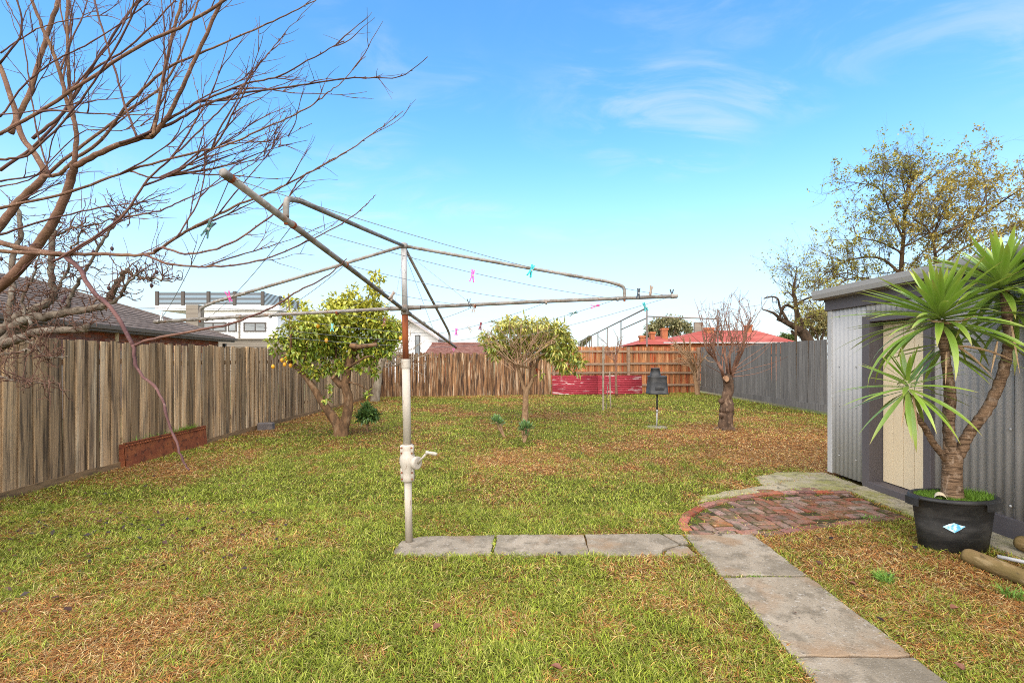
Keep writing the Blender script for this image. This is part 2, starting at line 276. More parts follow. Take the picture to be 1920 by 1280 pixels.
EDGE = [(1.56,4.27),(1.60,4.48),(1.74,4.72),(1.98,4.97),(2.32,5.19),(2.74,5.38),(3.2,5.50),(3.86,5.52)]
LOW = [(3.86,4.62),(3.45,4.56),(3.0,4.44),(2.62,4.32),(2.3,4.23),(1.56,4.21)]
PAVE = EDGE + LOW
PAD = [(1.95,5.10),(2.12,5.36),(2.55,5.60),(3.02,5.80),(3.16,6.22),(3.62,6.52),(4.22,6.50),(4.22,5.62),(3.86,5.60),(3.2,5.60),(2.72,5.47),(2.3,5.28)]
STRIP = [(3.90,2.6),(4.24,2.6),(4.24,5.75),(3.90,5.62)]
PATH = [(1.38,0.4),(2.03,0.4),(2.10,4.20),(1.50,4.20)]
CROSS = [(-.96,3.80),(-.90,3.76),(1.49,3.75),(1.51,4.20),(-.80,4.16),(-.94,4.04)]
SHED = [(4.2,-3),(8,-3),(8,6.45),(4.2,6.45)]
def inpoly(x, y, poly, grow=0):
    x = np.asarray(x); y = np.asarray(y); c = np.zeros(x.shape, bool)
    pc = np.mean(poly, axis=0)
    q = [((px-pc[0])*(1+grow)+pc[0], (py-pc[1])*(1+grow)+pc[1]) for px, py in poly]
    for (x1,y1),(x2,y2) in zip(q, q[1:]+q[:1]):
        m = ((y1 > y) != (y2 > y)) & (x < (x2-x1)*(y-y1)/(y2-y1+1e-12)+x1); c ^= m
    return c
def blob(x, y, cx, cy, rx, ry):
    d = ((x-cx)/rx)**2 + ((y-cy)/ry)**2; return np.exp(-d*1.2)
def dryness(x, y):
    x = np.asarray(x, float); y = np.asarray(y, float)
    d = .30 + 1.5*(fbm(x, y, .9, 3, 4)-.5) + 1.25*(fbm(x, y, 4.0, 9, 3)-.5)
    d += .72*blob(x,y,4.9,9.0,2.8,3.2) + .38*blob(x,y,.4,8.0,2.4,1.6) + .22*blob(x,y,-3.0,7.6,2.2,2.0) + .30*blob(x,y,3.4,7.0,2.0,1.3) + .30*blob(x,y,1,13,4,2.2)
    d += .75*blob(x,y,3.0,3.1,1.2,1.3)*(x > 2.0) + .35*np.exp(-((x-FX)/.7)**2) + .28*blob(x,y,-2.5,2.9,1.3,.5) + .25*blob(x,y,-1.4,2.5,1.0,.5) + .25*blob(x,y,-.8,5.2,.8,.5)
    d += .30*np.exp(-((y-20.1)/1.0)**2)*(x < 2)
    d -= .38*blob(x,y,1.0,5.2,1.3,.9) + .32*blob(x,y,-2.2,5.6,1.8,1.0) + .30*blob(x,y,2.4,14.5,1.8,3) + .45*blob(x,y,7.5,18,2.5,3) + .25*blob(x,y,.6,3.1,1.2,.9) + .2*blob(x,y,-.8,10.5,2.5,1.6)
    return np.clip(d, 0, 1)
C_GREEN = np.array([[.235,.285,.024],[.30,.335,.036],[.145,.195,.018],[.36,.36,.08]])
C_DRY = np.array([[.48,.27,.085],[.40,.165,.045],[.56,.41,.19],[.27,.095,.028]])
def lerp(a, b, t): return a + (b-a)*t
# lawn sheet, coloured by the same field as its blades
nx, ny = 150, 215
gx, gy = np.meshgrid(np.linspace(-5.62, 8.66, nx), np.linspace(.2, 22.4, ny)); gx = gx.ravel(); gy = gy.ravel()
gz = .012*(fbm(gx, gy, 1.3, 21, 3)-.5) - .002
dr = dryness(gx, gy); gc = lerp(np.array([.050,.046,.010]), np.array([.115,.050,.018]), dr[:, None]) * (.62+.65*fbm(gx, gy, 6, 5, 3))[:, None]
ii = np.arange(nx*ny).reshape(ny, nx)
q = np.stack([ii[:-1,:-1].ravel(), ii[:-1,1:].ravel(), ii[1:,1:].ravel(), ii[1:,:-1].ravel()], 1)
npmesh('lawn', np.stack([gx, gy, gz], 1), [q], gc, m_soil, smooth=True, kind='structure')

def blades(name, x, y, z, L, Wd, tilt0, tilt1, col, lay=0, **kw):
    n = len(x); th = RNG.uniform(0, 2*np.pi, n)
    if lay: th = np.where(RNG.random(n) < lay, 12.5*fbm(x, y, 3.2, 77, 2)+RNG.normal(0,.55,n), th)
    a = np.stack([np.cos(th), np.sin(th), np.zeros(n)], 1)
    ts = th + np.pi/2 + RNG.normal(0, .3, n); s = np.stack([np.cos(ts), np.sin(ts), RNG.normal(0,.25,n)], 1) * (Wd/2)[:, None]
    up = np.array([0, 0, 1.0]); p0 = np.stack([x, y, z], 1)
    p1 = p0 + (L*.5)[:, None]*(a*np.sin(tilt0)[:, None] + up*np.cos(tilt0)[:, None])
    p2 = p1 + (L*.5)[:, None]*(a*np.sin(tilt1)[:, None] + up*np.cos(tilt1)[:, None])
    p1[:, 2] = np.maximum(p1[:, 2], .004); p2[:, 2] = np.maximum(p2[:, 2], .003)
    V = np.stack([p0-s, p0+s, p1+s*.85, p1-s*.85, p2], 1).reshape(-1, 3)
    b = np.arange(n)*5
    Q = np.stack([b, b+1, b+2, b+3], 1); T = np.stack([b+3, b+2, b+4], 1)
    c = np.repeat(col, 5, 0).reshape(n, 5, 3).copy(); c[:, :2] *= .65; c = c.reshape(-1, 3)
    return npmesh(name, V, [Q, T], c, m_grass, **kw)
def grass_cols(x, y, n):
    d = dryness(x, y); pick = RNG.random(n) < np.clip(d*1.05-.02, .06, .95)
    g = C_GREEN[RNG.integers(0, 4, n)]; t = C_DRY[RNG.choice(4, n, p=[.36,.27,.22,.15])]
    c = np.where(pick[:, None], t, g); tint = .8 + .4*fbm(x, y, .6, 31, 3)
    return c * ((.46+.82*RNG.random(n)) * tint * 1.10)[:, None], pick
gs = []
for y0, y1, dens, Ls, Ws in [(1.9, 3.3, 21000, .040, .0033), (3.3, 5.0, 12500, .040, .0041), (5.0, 8.0, 5200, .040, .0056), (8.0, 13, 2000, .042, .0085), (13, 22, 700, .046, .013)]:
    x0, x1 = max(-5.6, -1.12*y1-.9), min(8.6, 1.12*y1+.9); n = int((x1-x0)*(y1-y0)*dens)
    x = RNG.uniform(x0, x1, n); y = RNG.uniform(y0, y1, n)
    k = np.abs(x) < 1.12*y+.9
    for pl, gr in ((PATH,-.012),(CROSS,-.012),(PAVE,-.02),(PAD,-.03),(STRIP,0),(SHED,0)): k &= ~inpoly(x, y, pl, gr)
    k &= y < BK0.y + (x-BK0.x)*(BK1.y-BK0.y)/(BK1.x-BK0.x) - .05
    k &= RNG.random(n) < .55+.75*fbm(x, y, 5, 41, 3)
    x, y = x[k], y[k]; n = len(x); c, pk = grass_cols(x, y, n)
    tl = np.where(pk, RNG.uniform(1.0, 1.52, n), RNG.uniform(.45, 1.45, n)); t2 = tl + RNG.uniform(.1, .6, n)
    L = Ls*RNG.uniform(.5, 1.5, n)*np.where(pk, 1.15, 1.0)*(.7+.6*fbm(x, y, 2.2, 55, 2)); L = np.where(RNG.random(n) < .02, L*1.7, L)
    gs.append((x, y, RNG.uniform(0, .018, n), L, Ws*RNG.uniform(.6, 1.3, n), tl, t2, c))
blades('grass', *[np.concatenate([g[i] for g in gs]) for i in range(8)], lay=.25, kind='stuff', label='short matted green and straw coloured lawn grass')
# leaf litter, dark and curled, mostly on the left of the lawn
def litter(name, x, y, size, cols, label, z=.03, **kw):
    n = len(x); th = RNG.uniform(0, 6.28, n); L = size*RNG.uniform(.6, 1.3, n); w = L*RNG.uniform(.4, .7, n)
    a = np.stack([np.cos(th), np.sin(th), RNG.normal(0,.25,n)], 1); s = np.stack([-np.sin(th), np.cos(th), RNG.normal(0,.35,n)], 1)
    c = np.stack([x, y, np.full(n, z)], 1); up = np.array([0,0,1.0])
    V = np.stack([c-a*L[:,None]/2, c+s*w[:,None]/2+up*(w*.25)[:,None], c+a*L[:,None]/2+up*(w*.2)[:,None], c-s*w[:,None]/2+up*(w*.3)[:,None]], 1).reshape(-1,3); b = np.arange(n)*4
    T = np.concatenate([np.stack([b,b+1,b+2],1), np.stack([b,b+2,b+3],1)])
    return npmesh(name, V, [T], np.repeat(cols[RNG.integers(0,len(cols),n)],4,0), m_leaf, kind='stuff', label=label, **kw)
lx = np.concatenate([RNG.normal(-3.6, .9, 260), RNG.uniform(-5.3, 8, 230), RNG.uniform(2.1, 3.8, 40)]); ly = np.concatenate([RNG.normal(4.3, .8, 260), RNG.uniform(2, 19, 230), RNG.uniform(2.2, 4.2, 40)])
k = ~inpoly(lx, ly, SHED) & (lx > -5.5)
litter('leaf_litter', lx[k], ly[k], .05, np.array([[.035,.02,.018],[.075,.035,.022],[.14,.06,.03],[.05,.035,.03]]), 'small dark fallen leaves scattered in the lawn')

# ------------------------------------------------------------------ concrete paths
def slab_poly(poly, step=.09, jit=.008):
    out = []
    for (a, b) in zip(poly, poly[1:]+poly[:1]):
        a, b = Vector(a), Vector(b); k = max(1, int((b-a).length/step))
        for i in range(k):
            p = a.lerp(b, i/k); out.append((p.x+random.uniform(-jit, jit), p.y+random.uniform(-jit, jit)))
    return out
def xl(y): return 1.38+(y-.4)/3.8*.12
def xr(y): return 2.03+(y-.4)/3.8*.07
pth = thing('path', (1.7, 2.3, 0), None, None, kind='structure')
for (a, b) in [(.4, 1.52), (1.530, 2.460), (2.474, 3.366), (3.392, 4.19)]:
    M().prism(slab_poly([(xl(a),a),(xr(a),a),(xr(b),b),(xl(b),b)]), -.05, .022+random.uniform(-.004,.005)).build('slab', m_conc, pth, bevel=.006)
crs = thing('cross_path', (.3, 3.97, 0), None, None, kind='structure')
for pl in ([(-.95,3.80),(-.86,3.755),(-.165,3.75),(-.155,4.185),(-.78,4.16),(-.93,4.05)], [(-.14,3.75),(.605,3.745),(.62,4.19),(-.13,4.185)],
           [(.617,3.745),(1.16,3.745),(1.22,3.87),(1.37,3.96),(1.30,4.195),(.632,4.19)], [(1.19,3.745),(1.46,3.745),(1.43,3.93),(1.385,3.945),(1.24,3.86)], [(1.40,3.975),(1.47,3.99),(1.485,4.19),(1.325,4.195)]):
    M().prism(slab_poly(pl), -.05, .018+random.uniform(-.004,.004)).build('slab', m_conc, crs, bevel=.006)
pad = M().prism(slab_poly(PAD, .12, .02), -.04, .016).build('concrete_pad', m_lichen, kind='structure', bevel=.008)
M().prism(slab_poly(STRIP, .2, .006), -.05, .034).build('concrete_verge', m_lichen, kind='structure', bevel=.006)
# brick paving
bp = thing('brick_paving', (2.7, 4.9, 0), None, None, kind='structure')
M().prism(PAVE, -.03, .004).build('joint_soil', m_moss, bp)
def brick_mesh(l, w, h, mt):
    m = M()
    vs = []
    e = .006
    for z, k in ((0, 0), (h-e, 0), (h, e)):
        vs += [(-l/2+k+random.uniform(-.003,.003), -w/2+k+random.uniform(-.003,.003), z), (l/2-k+random.uniform(-.003,.003), -w/2+k, z), (l/2-k, w/2-k+random.uniform(-.003,.003), z), (-l/2+k, w/2-k, z)]
    fs = [(8,9,10,11)] + [(i+4*r, (i+1)%4+4*r, (i+1)%4+4*r+4, i+4*r+4) for r in (0,1) for i in range(4)]
    return m.add(vs, fs).mesh('brick', mt)
bms = [brick_mesh(.188, .088, .04, m_brick) for _ in range(6)]; bmr = [brick_mesh(.196, .085, .045, m_brickr) for _ in range(4)]; bmh = [brick_mesh(.088, .086, .04, m_brick) for _ in range(3)]
def brick(x, y, a, me, z=-.020): put('brick', me, bp, Matrix.Translation((x, y, z+random.uniform(-.006,.006))) @ Euler((R(random.uniform(-1.5,1.5)), R(random.uniform(-1.5,1.5)), a+R(random.uniform(-5,5)))).to_matrix().to_4x4())
ed = catmull([Vector((*p, 0)) for p in EDGE], 12)
def along(pts, step, me_f, off=0):
    acc = step/2; occ = []
    for a, b in zip(pts, pts[1:]):
        L = (b-a).length
        while acc <= L:
            p = a.lerp(b, acc/L); d = b-a; brick(p.x, p.y, math.atan2(d.y, d.x), me_f(), off); occ.append((p.x, p.y)); acc += step
        acc -= L
    return occ
along(ed, .205, lambda: random.choice(bmr), -.014)
along([Vector((*p, 0)) for p in LOW[::-1]], .208, lambda: random.choice(bmr if random.random() < .5 else bms), -.014)
dE = lambda x, y: min((Vector((x,y,0))-p).length for p in ed)
LOWV = catmull([Vector((*p, 0)) for p in LOW], 6); dL = lambda x, y: min((Vector((x,y,0))-p).length for p in LOWV)
ang = R(6)
for i in range(-3, 16):
    for j in range(-5, 10):
        ux, uy = 1.5+i*.206, 4.05+j*.206
        cells = [(0,-.0515,0),(0,.0515,0)] if (i+j) % 2 == 0 else [(-.0515,0,R(90)),(.0515,0,R(90))]
        for cx, cy, a in cells:
            x, y = ux+cx, uy+cy; x, y = x+ (y-4.8)*-.08, y+(x-2.6)*.10
            if bool(inpoly(np.array([x]), np.array([y]), PAVE)[0]) and random.random() > .03:
                de, dl = dE(x, y), dL(x, y)
                if de > .13 and dl > .115 and x < 3.76: brick(x, y, a+ang, random.choice(bms))
                elif de > .10 and dl > .10 and x < 3.80: brick(x, y, a+ang, random.choice(bmh))
for x, y in ((2.95,5.56),(3.25,5.62),(3.5,5.66)): brick(x, y, R(4), random.choice(bms), -.02)

def creep(pl, n, sp):
    out = []
    for a, b in zip(pl, pl[1:]+pl[:1]):
        a, b = np.array(a), np.array(b); k = int(n*np.linalg.norm(b-a)); t = RNG.random(k)[:, None]; out.append(a+(b-a)*t+RNG.normal(0, sp, (k, 2)))
    return np.concatenate(out)
cr = np.concatenate([creep(PATH[1:3], 260, .014), creep([PATH[3], PATH[0]], 260, .014), creep(CROSS, 240, .012), creep(PAVE, 380, .035), creep(PAD[:7], 420, .04), creep([(1.5,3.379),(2.07,3.379)], 160, .006), creep([(-.15,3.76),(-.145,4.18)], 160, .006),
     np.stack([RNG.uniform(1.6,3.8,1600), RNG.uniform(4.25,5.5,1600)],1)])
inn = inpoly(cr[:,0], cr[:,1], PAVE); keep = ~inn | (fbm(cr[:,0], cr[:,1], 3.5, 88, 3) > .47); cr = cr[keep]; n = len(cr); cc_, pk = grass_cols(cr[:,0], cr[:,1], n)
blades('edge_grass', cr[:,0], cr[:,1], np.full(n,.004), .045*RNG.uniform(.4,1.3,n), np.full(n,.0048), RNG.uniform(.6,1.4,n), RNG.uniform(1.2,1.9,n), cc_, kind='stuff', label='grass creeping over the path edges and paving joints')

# ------------------------------------------------------------------ fences
def paling_mesh(w, h, t, mt, skew=.0):
    """a sawn board: rounded-over edges, slightly bowed, uneven top"""
    m = M(); k = 5; vs = []; ph = random.uniform(0, 6); am = random.uniform(0, .006)
    for i in range(k):
        z = h*i/(k-1); o = am*math.sin(ph+3*i/(k-1)); tw = random.uniform(-.003, .003)
        zt = z + (random.uniform(-skew, skew) if i == k-1 else 0); zt2 = z + (random.uniform(-skew, skew) if i == k-1 else 0)
        c = .004
        vs += [(-w/2+o, 0, zt), (w/2+o, 0, zt2), (w/2+o, t-c, zt2), (w/2-c+o, t+tw, zt2), (-w/2+c+o, t-tw, zt), (-w/2+o, t-c, zt)]
    fs = [(i*6+j, i*6+(j+1)%6, i*6+6+(j+1)%6, i*6+6+j) for i in range(k-1) for j in range(6)] + [tuple(range(24+0, 24+6))]
    return m.add(vs, fs).mesh('paling', mt)
def fence(name, A, B, face, meshes, pitch, label, z0=.0, lap=.012, hj=.03, lean=0, rails=None, rail_side=-1, plinth=None, post=None, tilt=.6):
    """palings from A to B; face = unit vector towards the yard"""
    A, B, face = Vector(A), Vector(B), Vector(face); d = (B-A); L = d.length; d.normalize(); n = int(L/pitch)
    f = thing(name, A.lerp(B, .5), label, 'fence'); rz = math.atan2(face.y, face.x) - R(90)
    for i in range(n):
        p = A + d*(i+.5)*pitch; s = 1+random.uniform(-hj, hj)
        o = lap*(i % 2) + random.uniform(0, .004)
        mw = Matrix.Translation(p + face*o + Vector((0,0,z0))) @ Euler((R(random.uniform(-.5,.5)), R(random.uniform(-tilt,tilt)), rz)).to_matrix().to_4x4() @ Matrix.Diagonal((random.uniform(.94,1.05), 1, s, 1))
        put('paling', random.choice(meshes), f, mw)
    for (z, hh, tt, mt) in rails or []:
        o = face*(rail_side*tt if rail_side < 0 else .04)
        nr = max(1, round(L/3.6))
        for j in range(nr):
            a = A + d*(L*j/nr+.004); bb = A + d*(L*(j+1)/nr-.004)
            M().cbox(a+o+Vector((0,0,z+random.uniform(-.02,.02))), (bb-a)+Vector((0,0,random.uniform(-.02,.02))), face*tt if face.cross(d).z > 0 else face*tt, (0,0,hh)).build('rail', mt, f)
    if plinth:
        hh, tt, mt = plinth; nr = max(1, round(L/3.0))
        for j in range(nr):
            a = A + d*(L*j/nr+.003); bb = A + d*(L*(j+1)/nr-.003)
            M().cbox(a+face*.03+Vector((0,0,-.05)), bb-a, face*tt, (0,0,hh+.05+random.uniform(-.015,.015))).build('plinth_board', mt, f)
    if post:
        sp, off, w, hh, mt = post; nr = round(L/sp)
        for j in range(nr+1):
            a = A + d*min(max(L*j/nr, w), L-w)
            M().cbox(a+face*off-d*w/2, d*w, face*w, (0,0,hh)).build('post', mt, f, bevel=.006)
    return f
pm = [paling_mesh(w, 1.78, .016, m_wood, .006) for w in (.104,.112,.108,.118,.108,.106,.114,.106)]
fence('paling_fence', (FX, 3.2, 0), (FX, 19.25, 0), (1,0,0), pm, .089, 'tall weathered grey brown paling fence running along the left side', lap=.022, hj=.012, rails=[(.35,.075,.04,m_rail),(1.45,.075,.04,m_rail)], plinth=(.10,.025,m_plinth), tilt=.35)
bd = (BK1-BK0).normalized(); bf = Vector((bd.y, -bd.x, 0)); sp = .508; MID = BK0.lerp(BK1, sp)
pb = [paling_mesh(w, 1.76, .016, m_woodb, .03) for w in (.098,.088,.105,.075,.11,.092)]
fence('rough_paling_fence', BK0+bd*.02, MID, bf, pb, .078, 'rough brown back fence of uneven split palings with dark gaps', hj=.022, lap=.016, tilt=1.3, rails=[(.35,.075,.04,m_rail),(1.4,.075,.04,m_rail)])
pr = [paling_mesh(w, 2.06, .016, m_woodr, .008) for w in (.10,.108,.096,.104)]
fence('stained_paling_fence', MID+bd*.03, BK1-bd*.05, bf, pr, .098, 'orange brown stained back fence showing its rails and posts', lap=.012, hj=.006, rails=[(.32,.09,.045,m_rail),(.88,.09,.045,m_rail),(1.27,.09,.045,m_rail),(1.82,.09,.045,m_rail)], rail_side=1, post=(3.45,.03,.11,2.06,m_rail), tilt=.4)
pg = [paling_mesh(w, 1.93, .016, m_greyp, .004) for w in (.137,.142,.134,.14)]
fence('charcoal_paling_fence', (GX, 21.9, .14), (GX, 8.2, .14), (-1,0,0), pg, .142, 'charcoal painted paling fence along the right side behind the shed', lap=.006, hj=.004, tilt=.25, plinth=(.14,.03,m_greyp), rails=[(.35,.075,.04,m_greyp),(1.5,.075,.04,m_greyp)])

# red corrugated sheet leaning on the back fence
def corrugated(p0, run, up, nrm, pitch, amp, mt, name, parent=None, per=8, rows=1, **kw):
    """sheet whose ridges follow 'up'; profile runs along 'run'"""
    p0, run, up, nrm = Vector(p0), Vector(run), Vector(up), Vector(nrm).normalized(); L = run.length; k = max(2, int(L/pitch*per)); m = M(); vs = []
    for r in range(rows+1):
        for i in range(k+1):
            vs.append(p0 + run*(i/k) + up*(r/rows) + nrm*amp*math.sin(2*math.pi*i/per))
    for r in range(rows+1):
        for i in range(k+1): vs.append(vs[r*(k+1)+i] - nrm*.0025)
    w = k+1; o = (rows+1)*w
    fs = [(r*w+i, r*w+i+1, (r+1)*w+i+1, (r+1)*w+i) for r in range(rows) for i in range(k)]
    fs += [(o+r*w+i+1, o+r*w+i, o+(r+1)*w+i, o+(r+1)*w+i+1) for r in range(rows) for i in range(k)]
    fs += [(o+i, o+i+1, i+1, i) for i in range(k)] + [(rows*w+i, rows*w+i+1, o+rows*w+i+1, o+rows*w+i) for i in range(k)]
    fs += [(0, w, o+w, o)] if rows == 1 else []
    m.add(vs, fs); return m.build(name, mt, parent, True, **kw)
a = G(1036, 741.5); a.y = 20.25; a.x = (1036-960)/FPX*a.y; b = Vector(((1204-960)/FPX*20.75, 20.75, 0)); r_ = b-a
nf = Vector((r_.y, -r_.x, 0)).normalized()
cs_ = thing('corrugated_sheet', a.lerp(b,.5), 'flaking red corrugated iron sheets standing low against the back fence', 'metal sheet')
corrugated(a+Vector((0,0,.03)), Vector((0,0,.80))-nf*.06, r_*.515, nf, .076, .012, m_redcor, 'sheet', cs_)
corrugated(a+r_*.50+nf*.012+Vector((0,0,.03)), Vector((0,0,.80))-nf*.06, r_*.50, nf, .076, .012, m_redcor, 'sheet', cs_)

# ------------------------------------------------------------------ shed
sh = thing('shed', (5.6, 3.2, 0), 'grey corrugated iron garden shed with charcoal trim and cream door', 'shed')
DY0, DY1, DZ = 4.81, 5.755, 2.055      # outer door frame
ZT = 2.36
def wallsheet(y0, y1, z0, z1, mt): corrugated((SX, y1, z0), (0, y0-y1, 0), (0,0,z1-z0), (-1,0,0), .0762, .0046, mt, 'wall_sheet', sh)
wallsheet(DY1-.01, SY-.06, .05, ZT, m_corr); wallsheet(DY0+.01, DY1-.01, DZ-.02, ZT, m_corr); wallsheet(4.05, DY0+.015, .20, ZT, m_corrd)
wallsheet(3.0, 3.92, .20, .95, m_corrd); wallsheet(3.0, 3.92, 1.68, ZT, m_corrd); wallsheet(-2, 3.0, .20, ZT, m_corrd); wallsheet(3.92, 4.052, .20, ZT, m_corrd)
corrugated((SX+.03, SY-.01, .05), (3.1, 0, 0), (0,0,2.4), (0,1,0), .0762, .008, m_corr, 'end_wall_sheet', sh)
M().box(SX+3.1, SX+3.14, -2, SY-.02, 0, 2.5).box(SX+.05, SX+3.1, -2.04, -2, 0, 2.5).build('rear_wall', m_corrd, sh)
M().box(SX-.016, SX+.05, SY-.075, SY+.01, .04, ZT).build('corner_flashing', m_corr, sh, bevel=.004)
M().box(SX-.030, SX+.04, -2, DY0-.005, .03, .20).build('base_board', m_char, sh, bevel=.004)
M().box(SX-.035, SX+.02, -2, SY+.03, 2.185, 2.345).build('fascia', m_char, sh, bevel=.004)
prof = [(-.045,2.33),(-.150,2.345),(-.165,2.40),(-.168,2.455),(-.160,2.458),(-.152,2.405),(-.140,2.357),(-.045,2.343)]
g = M(); k = len(prof); vs = [(SX+x, y, z) for y in (-2, SY+.11) for x, z in prof]
g.add(vs, [(i, (i+1)%k, k+(i+1)%k, k+i) for i in range(k)] + [tuple(range(k)), tuple(range(k, 2*k))[::-1]])
gut = g.build('gutter', m_gutter, sh)
M().add([(SX+x, SY+.112, z) for x, z in ((-.045,2.33),(-.150,2.345),(-.168,2.458),(-.045,2.458))] + [(SX+x, SY+.118, z) for x, z in ((-.045,2.33),(-.150,2.345),(-.168,2.458),(-.045,2.458))],
        [(0,1,2,3),(7,6,5,4),(0,4,5,1),(1,5,6,2),(2,6,7,3),(3,7,4,0)]).build('end_cap', m_gutter, gut)
corrugated((SX-.11, -2.05, 2.462), (0, 8.6, 0), (3.35, 0, .20), (0,0,1), .0762, .008, m_corrd, 'roof_sheet', sh)
M().box(SX-.04, SX+3.15, SY+.02, SY+.045, 2.30, 2.452).build('barge_board', m_char, sh)
# door frame, threshold, door boards
fw = .115
M().box(SX-.045, SX+.16, DY1-fw, DY1, .035, DZ).build('door_jamb', m_char, sh, bevel=.004)
M().box(SX-.045, SX+.16, DY0, DY0+.09, .035, DZ).build('door_jamb', m_char, sh, bevel=.004)
M().box(SX-.044, SX+.16, DY0+.092, DY1-fw-.002, DZ-.075, DZ).build('door_head', m_char, sh, bevel=.004)
M().box(SX-.06, SX+.16, DY0+.092, DY1-fw-.002, .035, .105).build('threshold', m_char, sh, bevel=.004)
door = M().box(SX+.145, SX+.16, DY0+.093, DY1-fw-.003, .11, DZ-.08).build('door', m_cream, sh)
ya, yb = DY0+.095, DY1-fw-.005; nb = 5
for i in range(nb):
    w = (yb-ya)/nb
    M().box(SX+.115, SX+.146, ya+i*w+.0025, ya+(i+1)*w-.0025, .115, DZ-.083).build('door_board', m_cream, door, bevel=.003)
# window beyond the right end of the view
wf = M(); wy0, wy1, wz0, wz1 = 3.0, 3.92, .95, 1.68
wf.box(SX-.04, SX+.05, wy1-.05, wy1, wz0, wz1).box(SX-.04, SX+.05, wy0, wy0+.05, wz0, wz1).box(SX-.039, SX+.05, wy0+.05, wy1-.05, wz1-.05, wz1).box(SX-.055, SX+.05, wy0+.05, wy1-.05, wz0, wz0+.05)
win = wf.build('window', m_char, sh)
M().box(SX+.005, SX+.012, wy0+.05, wy1-.05, wz0+.05, wz1-.05).build('pane', m_glass, win)
# roofing screws
scr = M()
for y in np.arange(-.5, 6.3, .305):
    if DY0-.02 < y < DY1+.02 or 2.95 < y < 3.95: zs = [2.12]
    else: zs = [.30, .95, 1.45, 2.10]
    for z in zs: scr.lathe([(.011,0),(.011,.003),(.006,.008)], (0,0,0), 8); vs = scr.v[-24:]; scr.v[-24:] = [(SX-.007-v[2], y+v[0], z+v[1]) for v in vs]
scr.build('screws', m_galvl, sh, kind='stuff')

# ------------------------------------------------------------------ rotary clothes hoist
hd = 4.03; Hb = P(760, 580, hd); base = G(767, 1018)
ho = thing('clothes_hoist', base, 'old rotary clothes hoist with cream post and grey pipe arms', 'clothes hoist')
top = P(757, 460, hd); ax = (top-Vector((base.x, base.y, 0))).normalized()
def onpole(py): z = CAM_H+(HOR-py)/FPX*hd; return Vector((base.x, base.y, 0)) + ax*(z/ax.z)
M().tube([onpole(1022), onpole(900)], .0305, 20).build('lower_post', m_post, ho, True)
M().tube([onpole(834), onpole(688)], .0335, 20).build('upper_post', m_post, ho, True)
M().tube([onpole(690), onpole(687.9), onpole(675.5), onpole(673)], [.037,.0385,.0385,.036], 20).build('collar', m_post, ho, False)
M().tube([onpole(676), onpole(590)], .0255, 16).build('rusted_inner_pipe', m_rustp, ho, True, label='orange rusted length of inner pipe below the hub')
M().tube([onpole(590), onpole(458)], .0245, 16).build('mast', m_galvl, ho, True)
M().tube([onpole(590), onpole(589), onpole(573), onpole(572)], [.031,.034,.034,.031], 16).build('hub', m_galv, ho, True)
M().tube([onpole(466), onpole(465), onpole(457), onpole(456)], [.029,.033,.033,.027], 16).build('top_cap', m_galv, ho, True)
gb = M(); pts = [902,900,893,884,872,866,858,854,846,842,835,833]; rr = [.042,.052,.046,.048,.060,.066,.066,.060,.047,.045,.050,.044]
gb.tube([onpole(y) for y in pts], rr, 20)
for sg in (-1, 1):
    for y0, y1 in ((900, 876), (852, 834)):
        c0, c1 = onpole(y0), onpole(y1); gb.cbox(c0+Vector((sg*.038-.016, -.030, 0)), (.032,0,0), (0,.05,0), c1-c0)
gbx = gb.build('gearbox', m_post, ho, True)
for sg in (-1, 1):
    for y in (896, 884, 848, 838):
        c = onpole(y)+Vector((sg*.043, -.03, 0)); M().tube([c, c+Vector((0,-.010,0))], .0075, 6).build('bolt', m_rustp, gbx)
wc = onpole(866)+Vector((.066,-.02,0)); wd = Vector((.86,-.5,0)).normalized()
M().tube([wc-wd*.03, wc+wd*.006, wc+wd*.008, wc+wd*.03, wc+wd*.034], [.045,.050,.054,.054,.046], 24).build('crank_boss', m_post, gbx, False)
c1_ = wc+wd*.034; hp = P(801, 848, 3.93); h2 = P(819, 851, 3.86)
M().tube([c1_, hp], [.011,.009], 10).tube([hp-Vector((.002,0,.012)), hp+Vector((.002,0,.012))], .014, 10).build('crank_arm', m_post, gbx, True)
M().tube([hp, hp.lerp(h2,.15), hp.lerp(h2,.7), h2.lerp(hp,.05), h2], [.009,.011,.0145,.013,.006], 10).build('crank_handle', m_post, gbx, True)
vA = P(420,325,1.76)-Hb; vC = P(1268,555,3.87)-Hb
ARMS = [vA, vC, -vA, -vC]
TOP = onpole(462)
for i, v in enumerate(ARMS):
    u = v.normalized(); s0 = Hb + u*.03 + Vector((0,0,(.012 if i % 2 else -.012)))
    M().tube([s0, s0+u*.10], .020, 12).build('arm_socket', m_galv, ho, True)
    e = Hb+v; arm = M().tube([s0+u*.02, s0.lerp(e, .5)+Vector((0,0,.004)), e], .0148, 12).build('arm', m_galv, ho, True)
    M().tube([e-u*.03, e+u*.006, e+u*.012], [.0172,.0172,.012], 12).build('end_cap', m_galv, arm, True)
    q = Hb+v*.815; up = Vector((0,0,1)); bend = [TOP+u*.02, TOP.lerp(q+up*.115, .5), TOP.lerp(q+up*.115, .93), q-u*.025+up*.105, q-u*.004+up*.08, q+up*.045, q+up*.012]
    bend = [TOP+u*.02, TOP.lerp(bend[2], .5), bend[2]] + catmull(bend[2:], 4)[1:]
    br = M().tube(bend, .0135, 12).build('brace', m_galv, ho, True)
    M().tube([q+up*.03, q-up*.022], .009, 8).build('brace_bolt', m_rustp, br)
WIRES = []
